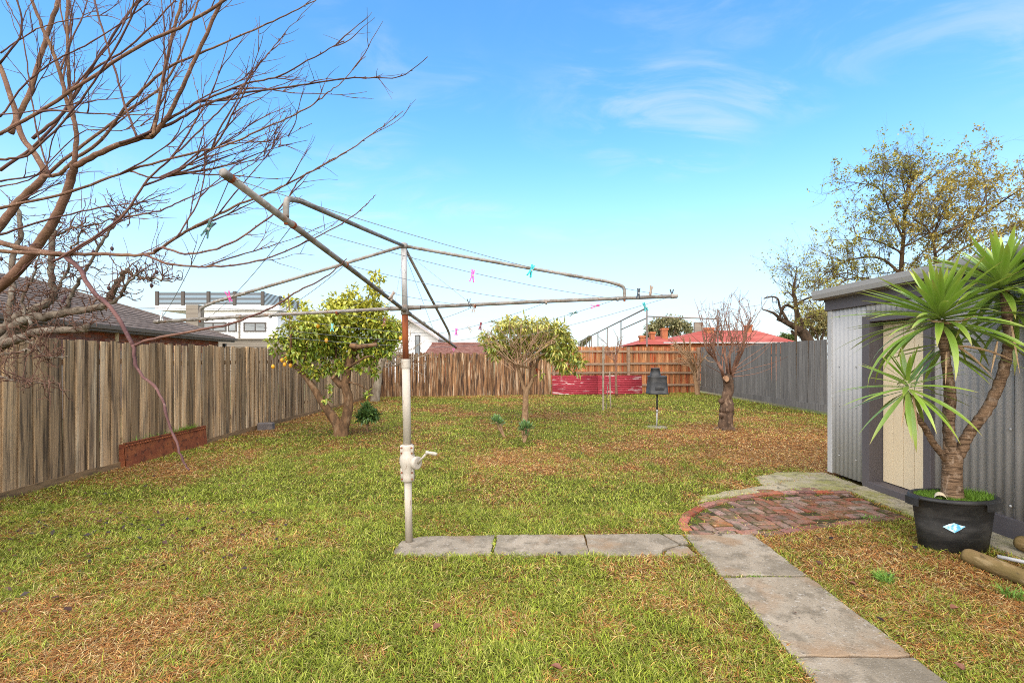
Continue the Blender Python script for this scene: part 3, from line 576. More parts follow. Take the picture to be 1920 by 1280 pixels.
for t in (.985, .79, .53, .265):
    for i in range(4):
        a = Hb+ARMS[i]*t; b = Hb+ARMS[(i+1) % 4]*t; n = 10
        pts = [a.lerp(b, k/n) - Vector((0,0,.055*t*4*(k/n)*(1-k/n))) for k in range(n+1)]
        M().tube(pts, .0018, 5).build('line_wire', m_wire, ho); WIRES.append(pts)
        kn = M()
        kn.tube([a-ARMS[i].normalized()*.008, a+ARMS[i].normalized()*.008], .0178, 10); kn.build('wire_clip', m_rustp if (i+int(t*10)) % 2 else m_galv, ho)
# wire stays from the mast head down to the arms
for i, t in ((1, .26), (0, .12), (2, .45)):
    M().tube([onpole(470), Hb+ARMS[i]*t], .0016, 5).build('stay_wire', m_wire, ho)
# pegs
def proj(p): return (960+FPX*p.x/p.y, HOR-FPX*(p.z-CAM_H)/p.y)
def peg(px, py, colr, label, ang=0, spin=0, size=.075, i=[0]):
    best = None
    for w in WIRES:
        for a, b in zip(w, w[1:]):
            for k in range(6):
                p = a.lerp(b, k/6); x, y = proj(p); dd = (x-px)**2+(y-py)**2
                if best is None or dd < best[0]: best = (dd, p)
    p = best[1]; mt = PEGM.setdefault(colr, plain('peg_%s' % colr, PEGC[colr], .45))
    t = thing('clothes_peg', p, label, 'clothes peg', 'pegs left on the clothes hoist')
    rot = Euler((0, R(ang), R(spin))).to_matrix().to_4x4(); T = Matrix.Translation(p) @ rot
    for sg in (-1, 1):
        m = M(); prof = [(-.5,.10),(-.35,.065),(-.05,.05),(.15,.075),(.5,.17)]
        vs = []
        for zz_, xx in prof:
            for dx_ in (0, .085):
                for yy in (-.06, .06): vs.append(((sg*(xx+dx_-.04))*size, yy*size*1.5, -zz_*size-.25*size))
        fs = []
        for j in range(len(prof)-1):
            o = j*4; fs += [(o,o+1,o+5,o+4),(o+2,o+6,o+7,o+3),(o,o+4,o+6,o+2),(o+1,o+3,o+7,o+5)]
        fs += [(0,2,3,1),(16,17,19,18)]
        m.add([T @ Vector(v) for v in vs], fs).build('prong', mt, t)
    c = [T @ Vector((0, yy*size, -.22*size)) for yy in (-.11, .11)]
    M().tube(c, .006*size/.075, 8).build('spring', m_galvl, t)
PEGM = {}; PEGC = {'pink':(.75,.10,.42),'teal':(.05,.42,.42),'green':(.03,.10,.07),'wood':(.30,.22,.16),'red':(.24,.05,.06),'dark':(.035,.04,.045),'magenta':(.65,.03,.25),'aqua':(.20,.62,.58),'white':(.6,.6,.58)}
for a in [(381,418,'green','dark green peg tilted on the wire nearest the bare tree branches',20,40), (383,430,'dark','blackish peg just below the dark green one by the bare branches',-150,70),
          (424,552,'magenta','magenta peg upside down on the wire at the left end',160,20), (895,496,'pink','pink peg hanging below the right upper brace',8,20), (1007,487,'teal','teal peg on the highest wire right of the mast',24,30),
          (738,550,'wood','greyish wooden peg on the wire just left of the mast',35,60), (622,598,'aqua','pale aqua peg in front of the lemon tree top',3,10), (722,602,'red','dark red peg in front of the lemon tree beside the post',6,15),
          (889,572,'wood','brown wooden peg clipped to the right arm near the mast',2,0), (880,566,'dark','black peg next to the brown wooden peg on the right arm',172,10), (853,612,'pink','small pale pink peg on the far wire right of the mast',4,30), (878,608,'white','whitish peg on the far wire between two others',-35,30), (901,606,'red','maroon peg on the far wire above the leafy tree',10,30),
          (1197,545,'dark','black peg upright near the right arm end',4,10), (1221,550,'wood','grey brown peg leaning near the tip of the right arm',-165,40), (1204,571,'teal','teal peg hanging under the right arm near its tip',-22,10),
          (1119,566,'magenta','magenta peg lying along the wire under the right arm',80,0), (1077,577,'green','green peg on the wire under the right arm',70,0), (1258,552,'dark','dark peg at the very tip of the right arm',178,0), (853,649,'pink','bright pink peg on the tip of the far arm',40,10), (306,600,'white','white peg on the tip of the left arm',176,20)]:
    peg(a[0], a[1], a[2], a[3], a[4], a[5])

# ------------------------------------------------------------------ potted yucca
pc = Vector((3.60, 3.92, 0)); pr_ = .33; PK, PZ = .93, 1.12
yp = thing('plant_pot', pc, 'large black plastic tub pot with a blue sticker beside the shed', 'plant pot')
sy_ = .62
M().lathe([(r*PK, z*PZ) for r, z in [(.262,0.012),(.270,.012),(.30,.20),(.325,.365),(.355,.368),(.362,.378),(.355,.392),(.318,.394),(.312,.36),(.30,.30)]], pc, 40, 1, sy_).build('tub', m_black, yp, True)
for sg in (0, 1):
    a0 = -1.35 if sg else 2.9
    m = M(); vs = []
    for j in range(7):
        a = a0 + j*.09
        for r, z in ((.355,.388),(.385,.380),(.385,.325),(.372,.325),(.372,.37),(.335,.375)): vs.append((pc.x+r*PK*math.cos(a), pc.y+r*PK*sy_*math.sin(a), z*PZ))
    fs = [(i*6+j, i*6+(j+1)%6, i*6+6+(j+1)%6, i*6+6+j) for i in range(6) for j in range(6)] + [tuple(range(6)), tuple(range(36, 42))]
    m.add(vs, fs).build('handle', m_black, yp)
m = M(); a_ = [(-.075,.20),(-.03,.225),(.0,.235),(.04,.222),(.075,.215),(.035,.185),(.005,.165),(-.03,.18)]
stc = mat('blue_sticker', (.55,.78,.85), [((40,40,40),4,.45,.6,(.04,.33,.55),.9)], rough=.4)
sa = R(-118); vs = []
for dx_, z in a_:
    aa = sa + dx_/ .27; rr_ = .268+(z/.365)*.063+.006; vs.append((pc.x+rr_*PK*math.cos(aa), pc.y+rr_*PK*sy_*math.sin(aa), z*PZ))
m.add(vs, [tuple(range(8))]).build('sticker', stc, yp)
M().lathe([(r*PK, z*PZ) for r, z in [(.30,.30),(.312,.368),(.2,.380),(.0001,.385)]], pc, 32, 1, sy_).build('potting_soil', m_moss, yp, True)
n = 5200; th = RNG.uniform(0,6.28,n); rr_ = .285*np.sqrt(RNG.random(n)); lush = .5+.9*(RNG.random(n)) * (np.cos(th) > .2)
blades('pot_grass', pc.x+rr_*np.cos(th), pc.y+sy_*rr_*np.sin(th), np.full(n,.372*PZ), .05*lush*RNG.uniform(.6,1.3,n), np.full(n,.0035), RNG.uniform(0,.5,n), RNG.uniform(.2,.9,n), np.array([.13,.23,.024])*RNG.uniform(.6,1.3,n)[:,None], parent=yp, kind='stuff')
cc = Vector((pc.x-.155, pc.y-.06, .43))
cup = thing('tin_cup', cc, 'small pale cup lying on its side in the black pot', 'cup')
cdv = Vector((-.6,-.75,-.1)).normalized()
M().tube([cc+cdv*.05, cc+cdv*.045, cc-cdv*.05], [.040,.041,.034], 18, cap=False).build('wall', m_cream, cup, True); M().tube([cc-cdv*.049, cc-cdv*.05], .034, 18).build('bottom', m_cream, cup)

yu = thing('yucca_plant', pc+Vector((0,0,.34)), 'multi stemmed yucca with spiky green leaf heads growing in the black pot', 'plant')
def yp_(px, py, d=3.92): return P(px, py, d)
M().tube(catmull([yp_(1786,938),yp_(1785,915),yp_(1785,880),yp_(1786,857),yp_(1788,838)],4), [.098,.090,.078,.072,.069,.067,.066,.065,.065,.065,.066,.067,.066,.06,.052,.045,.04], 16).build('trunk', m_yuc, yu, True)
def stem(pts, r0, r1):
    c = catmull(pts, 7); k = len(c); c = [p+Vector((random.uniform(-.003,.003), random.uniform(-.003,.003), 0)) for p in c]
    M().tube(c, [(r0+(r1-r0)*i/(k-1))*(1+.06*((i%2)*2-1)) for i in range(k)], 14).build('stem', m_yuc, yu, True)
stem([yp_(1785,855), yp_(1780,800,3.90), yp_(1783,740,3.88), yp_(1776,690,3.86), yp_(1768,640,3.84), yp_(1764,600,3.84)], .036, .029)
stem([yp_(1775,850), yp_(1773,790,3.98), yp_(1775,730,4.02), yp_(1770,660,4.05), yp_(1768,640,4.06)], .022, .021)
stem([yp_(1795,858), yp_(1818,810,3.92), yp_(1852,765,3.9), yp_(1880,700,3.88), yp_(1891,640,3.88), yp_(1886,570,3.9), yp_(1884,545,3.9)], .041, .031)
stem([yp_(1775,862), yp_(1750,830,3.88), yp_(1733,800,3.84), yp_(1712,770,3.82), yp_(1700,735,3.8)], .026, .018)
def yleaf(L, w, droop, cup=.22):
    """sword leaf along +X, folded down its middle, tip drooping"""
    k = 9; vs = []; cs = []; x = z = 0; a = 0
    for i in range(k+1):
        t = i/k; ww = w*(.55+1.2*t if t < .35 else (1-((t-.35)/.65)**2.2)*.97)*.5; ww = max(ww, .0012)
        vs += [(x, -ww, z+ww*cup), (x, 0, z), (x, ww, z+ww*cup)]
        g_ = lerp(np.array([.27,.35,.065]), np.array([.145,.245,.022]), min(1, t*2.5)); g_ = lerp(g_, np.array([.34,.33,.05]), max(0, t-.6)*1.6)
        if t > .93: g_ = np.array([.25,.16,.07])
        cs += [lerp(g_, np.array([.30,.38,.10]), .25), g_, lerp(g_, np.array([.30,.38,.10]), .25)]
        a += droop/k*(1+1.3*t); x += L/k*math.cos(a); z -= L/k*math.sin(a)
    F = np.array([(i*3+j, i*3+j+1, i*3+j+4, i*3+j+3) for i in range(k) for j in (0,1)])
    return np.array(vs), F, np.array(cs)
YL = []
for (L, w, dp) in [(.50,.047,.03),(.56,.050,.12),(.60,.050,.25),(.56,.051,.5),(.58,.048,.8),(.52,.048,.08),(.58,.046,.38),(.46,.042,.05)]:
    for tn in (.85, 1.0, 1.15):
        V, F, c = yleaf(L, w, dp); me = bpy.data.meshes.new('leaf'); me.from_pydata(V.tolist(), [], F.tolist())
        ca = me.color_attributes.new('col','FLOAT_COLOR','POINT'); c4 = np.ones((len(V),4),np.float32); c4[:,:3] = c*tn; ca.data.foreach_set('color', c4.ravel())
        for p_ in me.polygons: p_.use_smooth = True
        me.materials.append(m_leafg); YL.append((dp, me))
def yhead(c, n, sc, lean=(0,0), el_hi=82, el_lo=-38, length=.12):
    gold = 2.39996
    for i in range(n):
        t = i/(n-1); el = R(el_hi + (el_lo-el_hi)*t**.7 + random.uniform(-7,7)); az = i*gold + random.uniform(-.25,.25)
        want = .03+.62*t*t*random.uniform(.3,1.3); me = min(YL, key=lambda q: abs(q[0]-want)+random.uniform(0,.3))[1]
        p = Vector(c) + Vector((lean[0], lean[1], 0))*(-.0) - Vector((0,0,length*t)) 
        rot = Euler((0, R(lean[0]), 0)).to_matrix().to_4x4() @ Euler((R(lean[1]),0,0)).to_matrix().to_4x4() @ Euler((0,0,az)).to_matrix().to_4x4() @ Euler((R(random.uniform(-15,15)), -el, 0)).to_matrix().to_4x4()
        s = sc*random.uniform(.85,1.12)*(0.72+.40*min(1,t*1.7))
        put('leaf', me, yu, Matrix.Translation(p) @ rot @ Matrix.Translation((.02,0,0)) @ Matrix.Diagonal((s, sc*1.0, s, 1)))
yhead(yp_(1762,580,3.84), 100, 1.06, (0,0), el_lo=-14); yhead(yp_(1878,520,3.9), 82, 1.04, (6,4), el_lo=-14); yhead(yp_(1702,712,3.8), 44, .76, (-12,8), length=.10); yhead(yp_(1770,635,4.08), 18, .8, (4,-10), el_hi=30)
yhead(yp_(1905,565,4.0), 34, .9, (14,-6), el_hi=45)
deadm = mat('dead_leaf', (.40,.27,.15), [((20,20,20),4,.45,.66,(.27,.15,.08),.8)], rough=.9)
for p0, p1, sag in [((1790,645),(1860,705),.02),((1790,648),(1905,678),.03),((1895,600),(1912,700),0),((1870,640),(1858,700),0),((1775,660),(1773,720),0),((1700,740),(1690,800),0),((1712,740),(1722,812),0),((1740,600),(1842,585),-.05)]:
    a, b = yp_(*p0, 3.78), yp_(*p1, 3.72); pts = [a.lerp(b, k/5)+Vector((0,0,sag*math.sin(k/5*3.14))) for k in range(6)]
    M().tube(pts, [.006,.009,.009,.007,.005,.001], 4).build('dead_leaf', deadm, yu)

# ------------------------------------------------------------------ logs and pipe beside the shed
def log(a, b, r, label):
    a, b = Vector(a), Vector(b); n = 9; u = (b-a).normalized()
    pts = [a-u*.004, a+u*.012] + [a.lerp(b, .02+.96*k/n) + Vector((random.uniform(-.003,.003),0,random.uniform(-.002,.002))) for k in range(n+1)] + [b-u*.012, b+u*.004]
    return M().tube(pts, [r*.86, r*.97] + [r*random.uniform(.97,1.03) for _ in range(n+1)] + [r*.97, r*.86], 20).build('timber_log', m_log, None, True, label=label, cat='log', group='treated pine logs by the shed')
log((3.44, 3.63, .062), (3.58, 2.2, .062), .058, 'long round treated pine log lying in the grass in front of the black pot')
log((4.02, 3.80, .062+.034), (4.06, 2.3, .062+.034), .060, 'round log close against the shed wall at the right edge')
pa, pb_ = Vector((3.60, 3.56, .085)), Vector((3.99, 3.30, .055))
M().tube([pa, pa.lerp(pb_, .5), pb_], .014, 12).build('metal_pipe', m_galvl, None, True, label='short pale metal pipe lying between the two logs', cat='pipe')

# ------------------------------------------------------------------ rusty planter against the left fence
y0, y1, xf, hgt = 6.80, 8.62, -5.46, .335
pt = thing('planter_trough', (xf-.1, 7.6, 0), 'long rusty riveted steel trough with grass against the left fence', 'planter')
mm = M(); ang_ = -.004
def side(y): return xf + (y-y0)*ang_
mm.add([(side(y0),y0,-.02),(side(y1),y1,-.02),(side(y1)-.03,y1,hgt),(side(y0)-.03,y0,hgt),(side(y0)-.012,y0,-.02),(side(y1)-.012,y1,-.02),(side(y1)-.042,y1,hgt),(side(y0)-.042,y0,hgt)],
       [(0,1,2,3),(7,6,5,4),(3,2,6,7),(0,4,5,1),(0,3,7,4),(1,5,6,2)]); mm.build('front_plate', m_rust, pt)
for y in (y0, y1-.012): M().add([(FX+.032,y,-.02),(side(y)-.005,y,-.02),(side(y)-.035,y,hgt-.002),(FX+.032,y,hgt-.002),(FX+.032,y+.012,-.02),(side(y)-.005,y+.012,-.02),(side(y)-.035,y+.012,hgt-.002),(FX+.032,y+.012,hgt-.002)], [(0,1,2,3),(7,6,5,4),(3,2,6,7),(0,4,5,1),(0,3,7,4),(1,5,6,2)]).build('end_plate', m_rust, pt)
M().box(FX+.045, side(y1)-.05, y0+.02, y1-.02, -.02, hgt-.06).build('soil', m_moss, pt)
lip = M().cbox((side(y0)-.055, y0, hgt+.002), (side(y1)-side(y0), y1-y0, 0), (.034,0,0), (0,0,.014)).build('rim', m_rust, pt)
for i in range(36):
    y = y0+.03+i*(y1-y0-.06)/35; M().lathe([(.016,-.004),(.015,.006),(.008,.012)], (0,0,0), 8)
    r_m = M(); r_m.tube([(side(y)-.026, y, hgt-.028), (side(y)-.008, y, hgt-.030)], [.016,.011], 8).build('rivet', m_rust, pt)
n = 700; gyy = np.where(RNG.random(n) < .8, RNG.normal(8.15, .2, n), RNG.uniform(6.8, 8.4, n)); kk = (gyy > 6.78) & (gyy < 8.42); gyy = gyy[kk]; n = len(gyy)
blades('trough_grass', RNG.uniform(FX+.06, xf-.055, n), gyy, np.full(n, hgt-.07), .17*RNG.uniform(.4,1.3,n), np.full(n,.007), RNG.uniform(0,.5,n), RNG.uniform(.4,1.5,n), np.array([.18,.27,.04])*RNG.uniform(.6,1.3,n)[:,None], parent=pt, kind='stuff')
b_ = G(500, 806); M().cbox((b_.x-.16, b_.y-.10, -.01), (.31,.04,0), (-.03,.18,0), (.0,0,.17)).build('stone_block', mat('dark_stone', (.10,.085,.08), [((9,9,9),5,.45,.65,(.17,.14,.12),.8)], rough=.95, bump=.5), None, bevel=.02, label='dark stone block on the grass against the left fence', cat='block')

# ------------------------------------------------------------------ black bin on a pole
q = G(1232, 801); bn = thing('bin_on_pole', q, 'black plastic bin with an upturned pot on a thin stake', 'bin')
M().lathe([(.24,-.005),(.245,.012),(.235,.02),(.03,.024)], q, 24).build('base_disc', m_conc, bn)
zb = CAM_H+(HOR-738)/FPX*q.y
M().tube([q+Vector((-.01,0,0)), q+Vector((0,0,.36))], .014, 10).build('lower_stake', m_galvl, bn, True); M().tube([q+Vector((0,0,.36)), q+Vector((0,0,zb+.05))], .018, 10).build('stake', m_black, bn, True)
M().tube([q+Vector((0,0,.34)), q+Vector((0,0,.40))], .024, 10).build('stake_joint', m_galvl, bn, True)
mm = M(); prof = [(.222,0),(.226,.02),(.215,.03),(.185,.35),(.19,.375),(.19,.40),(.175,.405),(.13,.41)]
def sq(r, a, k=.34): c, s = math.cos(a), math.sin(a); return r/((abs(c)**5+abs(s)**5)**(1/5))
vs = [(q.x+sq(r,2*math.pi*j/32)*math.cos(2*math.pi*j/32), q.y+sq(r,2*math.pi*j/32)*math.sin(2*math.pi*j/32), zb+z) for r, z in prof for j in range(32)]
mm.add(vs, [(i*32+j, i*32+(j+1)%32, i*32+32+(j+1)%32, i*32+32+j) for i in range(7) for j in range(32)] + [tuple(range(32))[::-1], tuple(range(224,256))]).build('bin', m_black, bn, True)
M().lathe([(.125,.41),(.125,.425),(.115,.43),(.095,.56),(.10,.565),(.10,.58),(.085,.582)], q+Vector((-.04,0,zb)), 24).build('upturned_pot', m_black, bn, True)
M().cbox(q+Vector((-.10,-.222,zb+.10)), (.2,0,0), (0,.03,0), (0,0,.07)).build('handle', m_black, bn, bevel=.01)

# ------------------------------------------------------------------ garden stakes
def stake(px, pyt, pyb, r, mt, label, ln_=0):
    g_ = G(px, pyb); z = CAM_H+(HOR-pyt)/FPX*g_.y
    M().tube([g_+Vector((0,0,-.05)), g_+Vector((ln_*.5,0,z*.5)), g_+Vector((ln_,0,z-.012)), g_+Vector((ln_,0,z))], [r,r,r,r*.7], 8).build('garden_stake', mt, None, label=label, cat='stake', group='stakes in the lawn')
stake(1131, 648, 769, .03, m_barkp, 'tall pale timber stake standing in the lawn before the red sheets'); stake(1145, 696, 765, .022, m_barkp, 'short pale timber stake right of the tall stake', -.03); stake(1137, 720, 767, .012, m_bark2, 'thin dark short stake between the two pale stakes', .04)

# ------------------------------------------------------------------ trees: tools
def rnd3(s=1): return Vector((random.gauss(0,s), random.gauss(0,s), random.gauss(0,s)))
def shoot(p, d, L, wig=.12, lift=.15, n=7):
    pts = [Vector(p)]; d = Vector(d).normalized()
    for i in range(n):
        d = (d + rnd3(wig) + Vector((0,0,lift/n))).normalized(); pts.append(pts[-1]+d*L/n)
    return pts
def taper(r0, r1, n): return [r0+(r1-r0)*(i/(n-1))**.8 for i in range(n)]
def leaves(name, cl, n, L, w, cols, mt, parent, droop=.2, out=.6, fold=.25, top=None, kind='stuff', shell=.5):
    """n leaf blades spread through clumps (centre, radius); each leaf two folded faces"""
    C = np.array([tuple(c) for c, r in cl]); Rr = np.array([r for c, r in cl]); pw = Rr**2.2; pw /= pw.sum()
    k = RNG.choice(len(cl), n, p=pw); u = RNG.normal(0,1,(n,3)); u /= np.linalg.norm(u,axis=1)[:,None]
    rad = Rr[k]*(shell+(1-shell)*RNG.random(n))*RNG.random(n)**.25; c = C[k]+u*rad[:,None]*np.array([1,1,.9])
    d = u*out + RNG.normal(0,.6,(n,3)); d[:,2] -= droop; d /= np.linalg.norm(d,axis=1)[:,None]
    s = np.cross(d, RNG.normal(0,.35,(n,3))+np.array([0,0,1.])); s /= np.linalg.norm(s,axis=1)[:,None]+1e-9; up = np.cross(s, d)
    LL = (L*RNG.uniform(.6,1.3,n))[:,None]; ww = w*RNG.uniform(.7,1.25,n)[:,None]
    V = np.stack([c, c+d*LL*.45+s*ww/2+up*ww*fold, c+d*LL-up*LL*.08, c+d*LL*.45-s*ww/2+up*ww*fold],1).reshape(-1,3); b = np.arange(n)*4
    T = np.concatenate([np.stack([b,b+1,b+2],1), np.stack([b,b+2,b+3],1)])
    pc_ = np.full(len(cols), 1/len(cols)); ci = RNG.choice(len(cols), n, p=pc_); col = np.array(cols)[ci]
    if top is not None:                        # young growth higher in the crown is yellower
        z0, z1, tc_, am = top; f = np.clip((c[:,2]-z0)/(z1-z0)+RNG.normal(0,.22,n),0,1)*am; col = col*(1-f[:,None])+np.array(tc_)*f[:,None]
    col = col*RNG.uniform(.7,1.3,n)[:,None]
    return npmesh(name, V, [T], np.repeat(col,4,0), mt, parent, kind=kind)
def px_clumps(lst, d, spread):
    return [(P(x, y, d+random.uniform(-spread, spread)), r/FPX*d) for x, y, r in lst]
def limb(m, pts, r0, r1, n=8, k=5):
    c = catmull(pts, k); m.tube(c, taper(r0, r1, len(c)), n); return c

# ------------------------------------------------------------------ near bare plum tree, upper left
tp = thing('bare_plum_tree', (-4.1, 3.3, 0), 'leafless brown fruit tree arching in from the upper left corner', 'tree')
def tr(lst, d0, d1): n = len(lst); return [P(x, y, d0+(d1-d0)*i/(n-1)) for i, (x, y) in enumerate(lst)]
fork = P(-70, 560, 3.2)
M().tube(catmull([(-4.1,3.3,-.1),(-4.05,3.28,.5),(-3.95,3.25,1.0),(-3.8,3.22,1.5),fork],4), taper(.13,.085,17), 14).build('trunk', m_bark1, tp, True)
TR = [ # pixel polylines, distance start/end, radius start/end in pixels, twig?
 ([(-70,560),(0,537),(64,469),(112,394),(133,337),(139,311)],3.2,3.0,17,10.5,0), ([(139,311),(200,281),(262,259),(285,255),(307,229),(335,180),(360,124),(416,0),(432,-50)],3.0,2.7,9.5,4.5,0),
 ([(283,256),(289,244),(304,157),(326,56),(341,0),(350,-50)],2.85,2.9,6,4,0), ([(139,311),(142,240),(124,187),(109,124),(79,49),(60,0),(45,-60)],3.0,2.9,7.5,4,0), ([(142,240),(131,170),(126,56),(127,0),(126,-60)],3.0,3.1,5.5,4,0),
 ([(-70,500),(0,424),(37,375),(82,330),(67,292),(41,255),(22,187),(0,124),(-30,60)],3.4,3.5,13,6,0), ([(82,330),(112,326),(139,300),(190,262),(244,191),(315,127),(375,101),(450,67),(525,34),(592,0)],3.4,2.8,7,1.3,0),
 ([(20,250),(30,225),(56,176),(75,109),(94,49),(109,0),(118,-60)],3.5,3.6,8.5,5.5,0), ([(-60,290),(0,251),(70,212),(150,161),(262,86),(337,52),(416,4),(450,-30)],2.5,2.3,5.5,4.2,0),
 ([(-60,400),(0,390),(131,360),(244,319),(356,289),(431,270),(487,244),(562,210),(610,178),(640,154),(684,106)],2.6,2.4,5.5,1.0,1), ([(262,259),(319,222),(375,191),(461,157),(525,142),(600,101),(645,76)],2.9,2.7,5,1.2,1),
 ([(225,270),(319,232),(375,202),(450,176),(544,163),(640,148),(700,146),(752,143),(802,107)],2.9,2.6,5,1.0,1), ([(100,490),(124,476),(225,409),(277,337),(322,296),(375,244),(424,195),(465,150),(502,101),(536,62)],2.6,2.5,4.5,1.1,1),
 ([(-20,470),(112,476),(200,477),(277,476),(330,446),(390,412),(450,382),(517,356),(574,326),(640,291),(700,250),(757,208)],2.7,2.4,7,1.0,0), ([(290,470),(307,465),(356,476),(431,457),(499,412),(532,382),(562,337),(600,312),(650,285)],2.6,2.45,4.5,1.3,1),
 ([(-60,430),(0,455),(66,470),(118,478)],2.9,2.7,10,8,0), ([(270,477),(320,495),(400,500),(480,490),(560,460),(640,420),(685,385),(705,365)],2.6,2.4,4.5,1.0,1),
 ([(244,320),(292,334),(337,319),(386,285),(440,262)],2.6,2.5,3.5,1.3,1), ([(0,300),(60,285),(150,190),(225,75),(280,-40)],2.4,2.3,4,2.6,1), ([(60,260),(120,210),(170,130),(230,40),(275,-20)],3.2,3.3,5,2.8,0),
 ([(258,258),(235,200),(215,130),(190,50),(175,-10)],2.9,3.0,4,2.4,1), ([(0,320),(90,250),(165,140),(240,90),(330,0)],3.6,3.5,5,2,0), ([(30,380),(120,300),(230,215),(320,140),(380,-20)],3.7,3.6,6,2.4,0), ([(0,215),(90,205),(170,190),(260,180),(345,165)],2.5,2.4,2.2,.9,1),
 ([(0,220),(55,150),(110,110),(170,80),(260,20),(300,-20)],2.8,2.7,3,1.6,1), ([(0,100),(60,60),(120,40),(200,30),(270,62)],2.7,2.6,2.5,.8,1), ([(0,120),(40,60),(30,-20)],2.5,2.5,3.5,2.5,1), ([(95,330),(70,250),(55,150),(40,60),(10,0)],2.8,2.7,3,1.4,1),
 ([(330,446),(375,370),(383,290),(376,200),(355,120)],2.55,2.6,2.6,.9,1), ([(350,430),(370,340),(390,290)],2.6,2.6,1.8,.7,1), ([(232,408),(300,395),(345,375),(430,332),(480,302),(520,268)],2.6,2.5,3,.9,1), ([(0,440),(80,415),(185,390),(250,382),(318,373)],2.7,2.6,4,1,1),
 ([(128,478),(190,440),(240,405),(280,385),(318,378)],2.65,2.6,3,.8,1), ([(0,350),(65,330),(150,250),(225,245),(300,225)],2.6,2.5,2.4,.9,1), ([(0,340),(80,320),(110,240),(200,240)],3.3,3.2,3,1,1), ([(427,270),(470,266),(520,262),(585,232)],2.45,2.35,2,.7,1)]
LT = []
for pl, d0, d1, a, b, tw in TR:
    c = catmull(tr(pl, d0, d1), 6); k = len(c)
    c = [p+rnd3(.0016) for p in c]
    M().tube(c, [max(.0013, (a+(b-a)*(i/(k-1))**.85)*(.54 if tw else .56)*(d0+d1)/2/FPX*(1+(.16 if tw and i % 6 == 0 else 0))) for i in range(k)], 8 if a > 4 else 6).build('branch', m_bark1 if a > 5 else m_bark1d, tp, True); LT.append((c, a))
# the low purple shoot that droops almost to the lawn
c = catmull(tr([(112,474),(145,500),(170,540),(215,585),(250,648)],2.7,2.6),6); M().tube([p+rnd3(.0025) for p in c], taper(.013,.010,len(c)), 9).build('branch', m_bark1p, tp, True)
c = catmull(tr([(250,646),(258,690),(300,740),(320,800),(340,855),(355,882)],2.6,2.5),6); M().tube([p+rnd3(.003) for p in c], [x*(1.25 if i % 5 == 0 else 1) for i, x in enumerate(taper(.0088,.0045,len(c)))], 8).build('branch', m_bark1p, tp, True, label='drooping purple brown shoot hanging in front of the fence')
c = catmull(tr([(250,648),(300,632),(420,610),(500,580),(560,545),(610,520),(650,484)],2.6,2.4),6); M().tube([p+rnd3(.0025) for p in c], taper(.0085,.0026,len(c)), 8).build('branch', m_bark1d, tp, True)
for _ in range(40):
    c, a = random.choice(LT[:18]); i = random.randrange(len(c)//6, len(c)//2); t = (c[i+1]-c[i]).normalized()
    pts = shoot(c[i], t*.8+rnd3(.32)+Vector((.25,0,.30)), random.uniform(.35,.80), .05, .22, 14); r0 = random.uniform(.0035,.0062)
    M().tube(pts, [x*(1.18 if j % 4 == 0 else 1) for j, x in enumerate(taper(r0, .0012, 15))], 6).build('shoot', m_bark1d, tp, True); LT.append((pts, 1.5))
tw = M()
for c, a in LT:
    for _ in range(4 if a > 4 else 3):
        i = random.randrange(len(c)//5, len(c)-2); t = (c[i+1]-c[i]).normalized()
        d = t*1.2 + rnd3(.45) + Vector((.2,0,.25)); L = random.uniform(.05,.30); pts = shoot(c[i], d, L, .10, .25, 8)
        tw.tube(pts, taper(random.uniform(.0022,.0042), .0009, 9), 5)
        for s in range(2):
            j = random.randrange(2, 7); tw.tube(shoot(pts[j], (pts[j]-pts[j-1]).normalized()+rnd3(.6), random.uniform(.05,.2), .12, .1, 4), taper(.0018,.0007,5), 4)
    for i in range(2, len(c)-1, 2):                          # buds
        if random.random() < .6: tw.tube([c[i], c[i]+((c[i+1]-c[i]).normalized()+rnd3(.6)).normalized()*random.uniform(.010,.02)], [.0035,.001], 4)
tw.build('twigs', m_bark1d, tp, kind='stuff')

# ------------------------------------------------------------------ gnarled spur-pruned pear tree by the left fence
pe = thing('gnarled_pear_tree', (-5.3, 4.5, 0), 'gnarled grey leafless tree with spiky spurs by the left fence', 'tree')
M().tube(catmull([(-5.25,4.5,-.1),(-5.2,4.5,.6),(-5.1,4.5,1.2),P(-60,670,4.4)],5), taper(.13,.10,16), 14).build('trunk', m_bark2, pe, True)
PL = [([(-60,670),(0,648),(44,602),(110,588),(193,573),(222,530),(238,505)],4.4,4.2,15,5), ([(-60,690),(0,622),(40,590),(90,568),(100,545),(96,500),(100,440),(110,400)],4.4,4.5,13,5), ([(-40,660),(20,640),(80,620),(150,618),(165,612)],4.3,4.1,12,7),
      ([(0,640),(22,560),(20,500),(38,440),(30,380)],4.5,4.7,9,5), ([(120,588),(140,540),(165,500),(200,440),(228,405),(262,380)],4.3,4.2,5,2), ([(190,573),(215,565),(240,530),(262,510)],4.2,4.1,5,2), ([(236,508),(262,520),(290,522),(318,526)],4.2,4.0,4,1.4), ([(90,570),(120,520),(135,470),(155,430)],4.5,4.4,4,2),
      ([(40,630),(70,650),(90,670),(128,668)],4.2,4.0,4,1.2), ([(-20,700),(20,710),(50,718),(90,717)],4.0,3.8,3,1), ([(-20,670),(30,660),(60,655)],4.1,4.0,4,1.5), ([(100,445),(130,430),(180,420),(240,400)],4.5,4.4,3,1.2), ([(60,615),(40,560),(60,520),(75,470)],4.2,4.2,4,1.5)]
sp_ = M(); PC = []
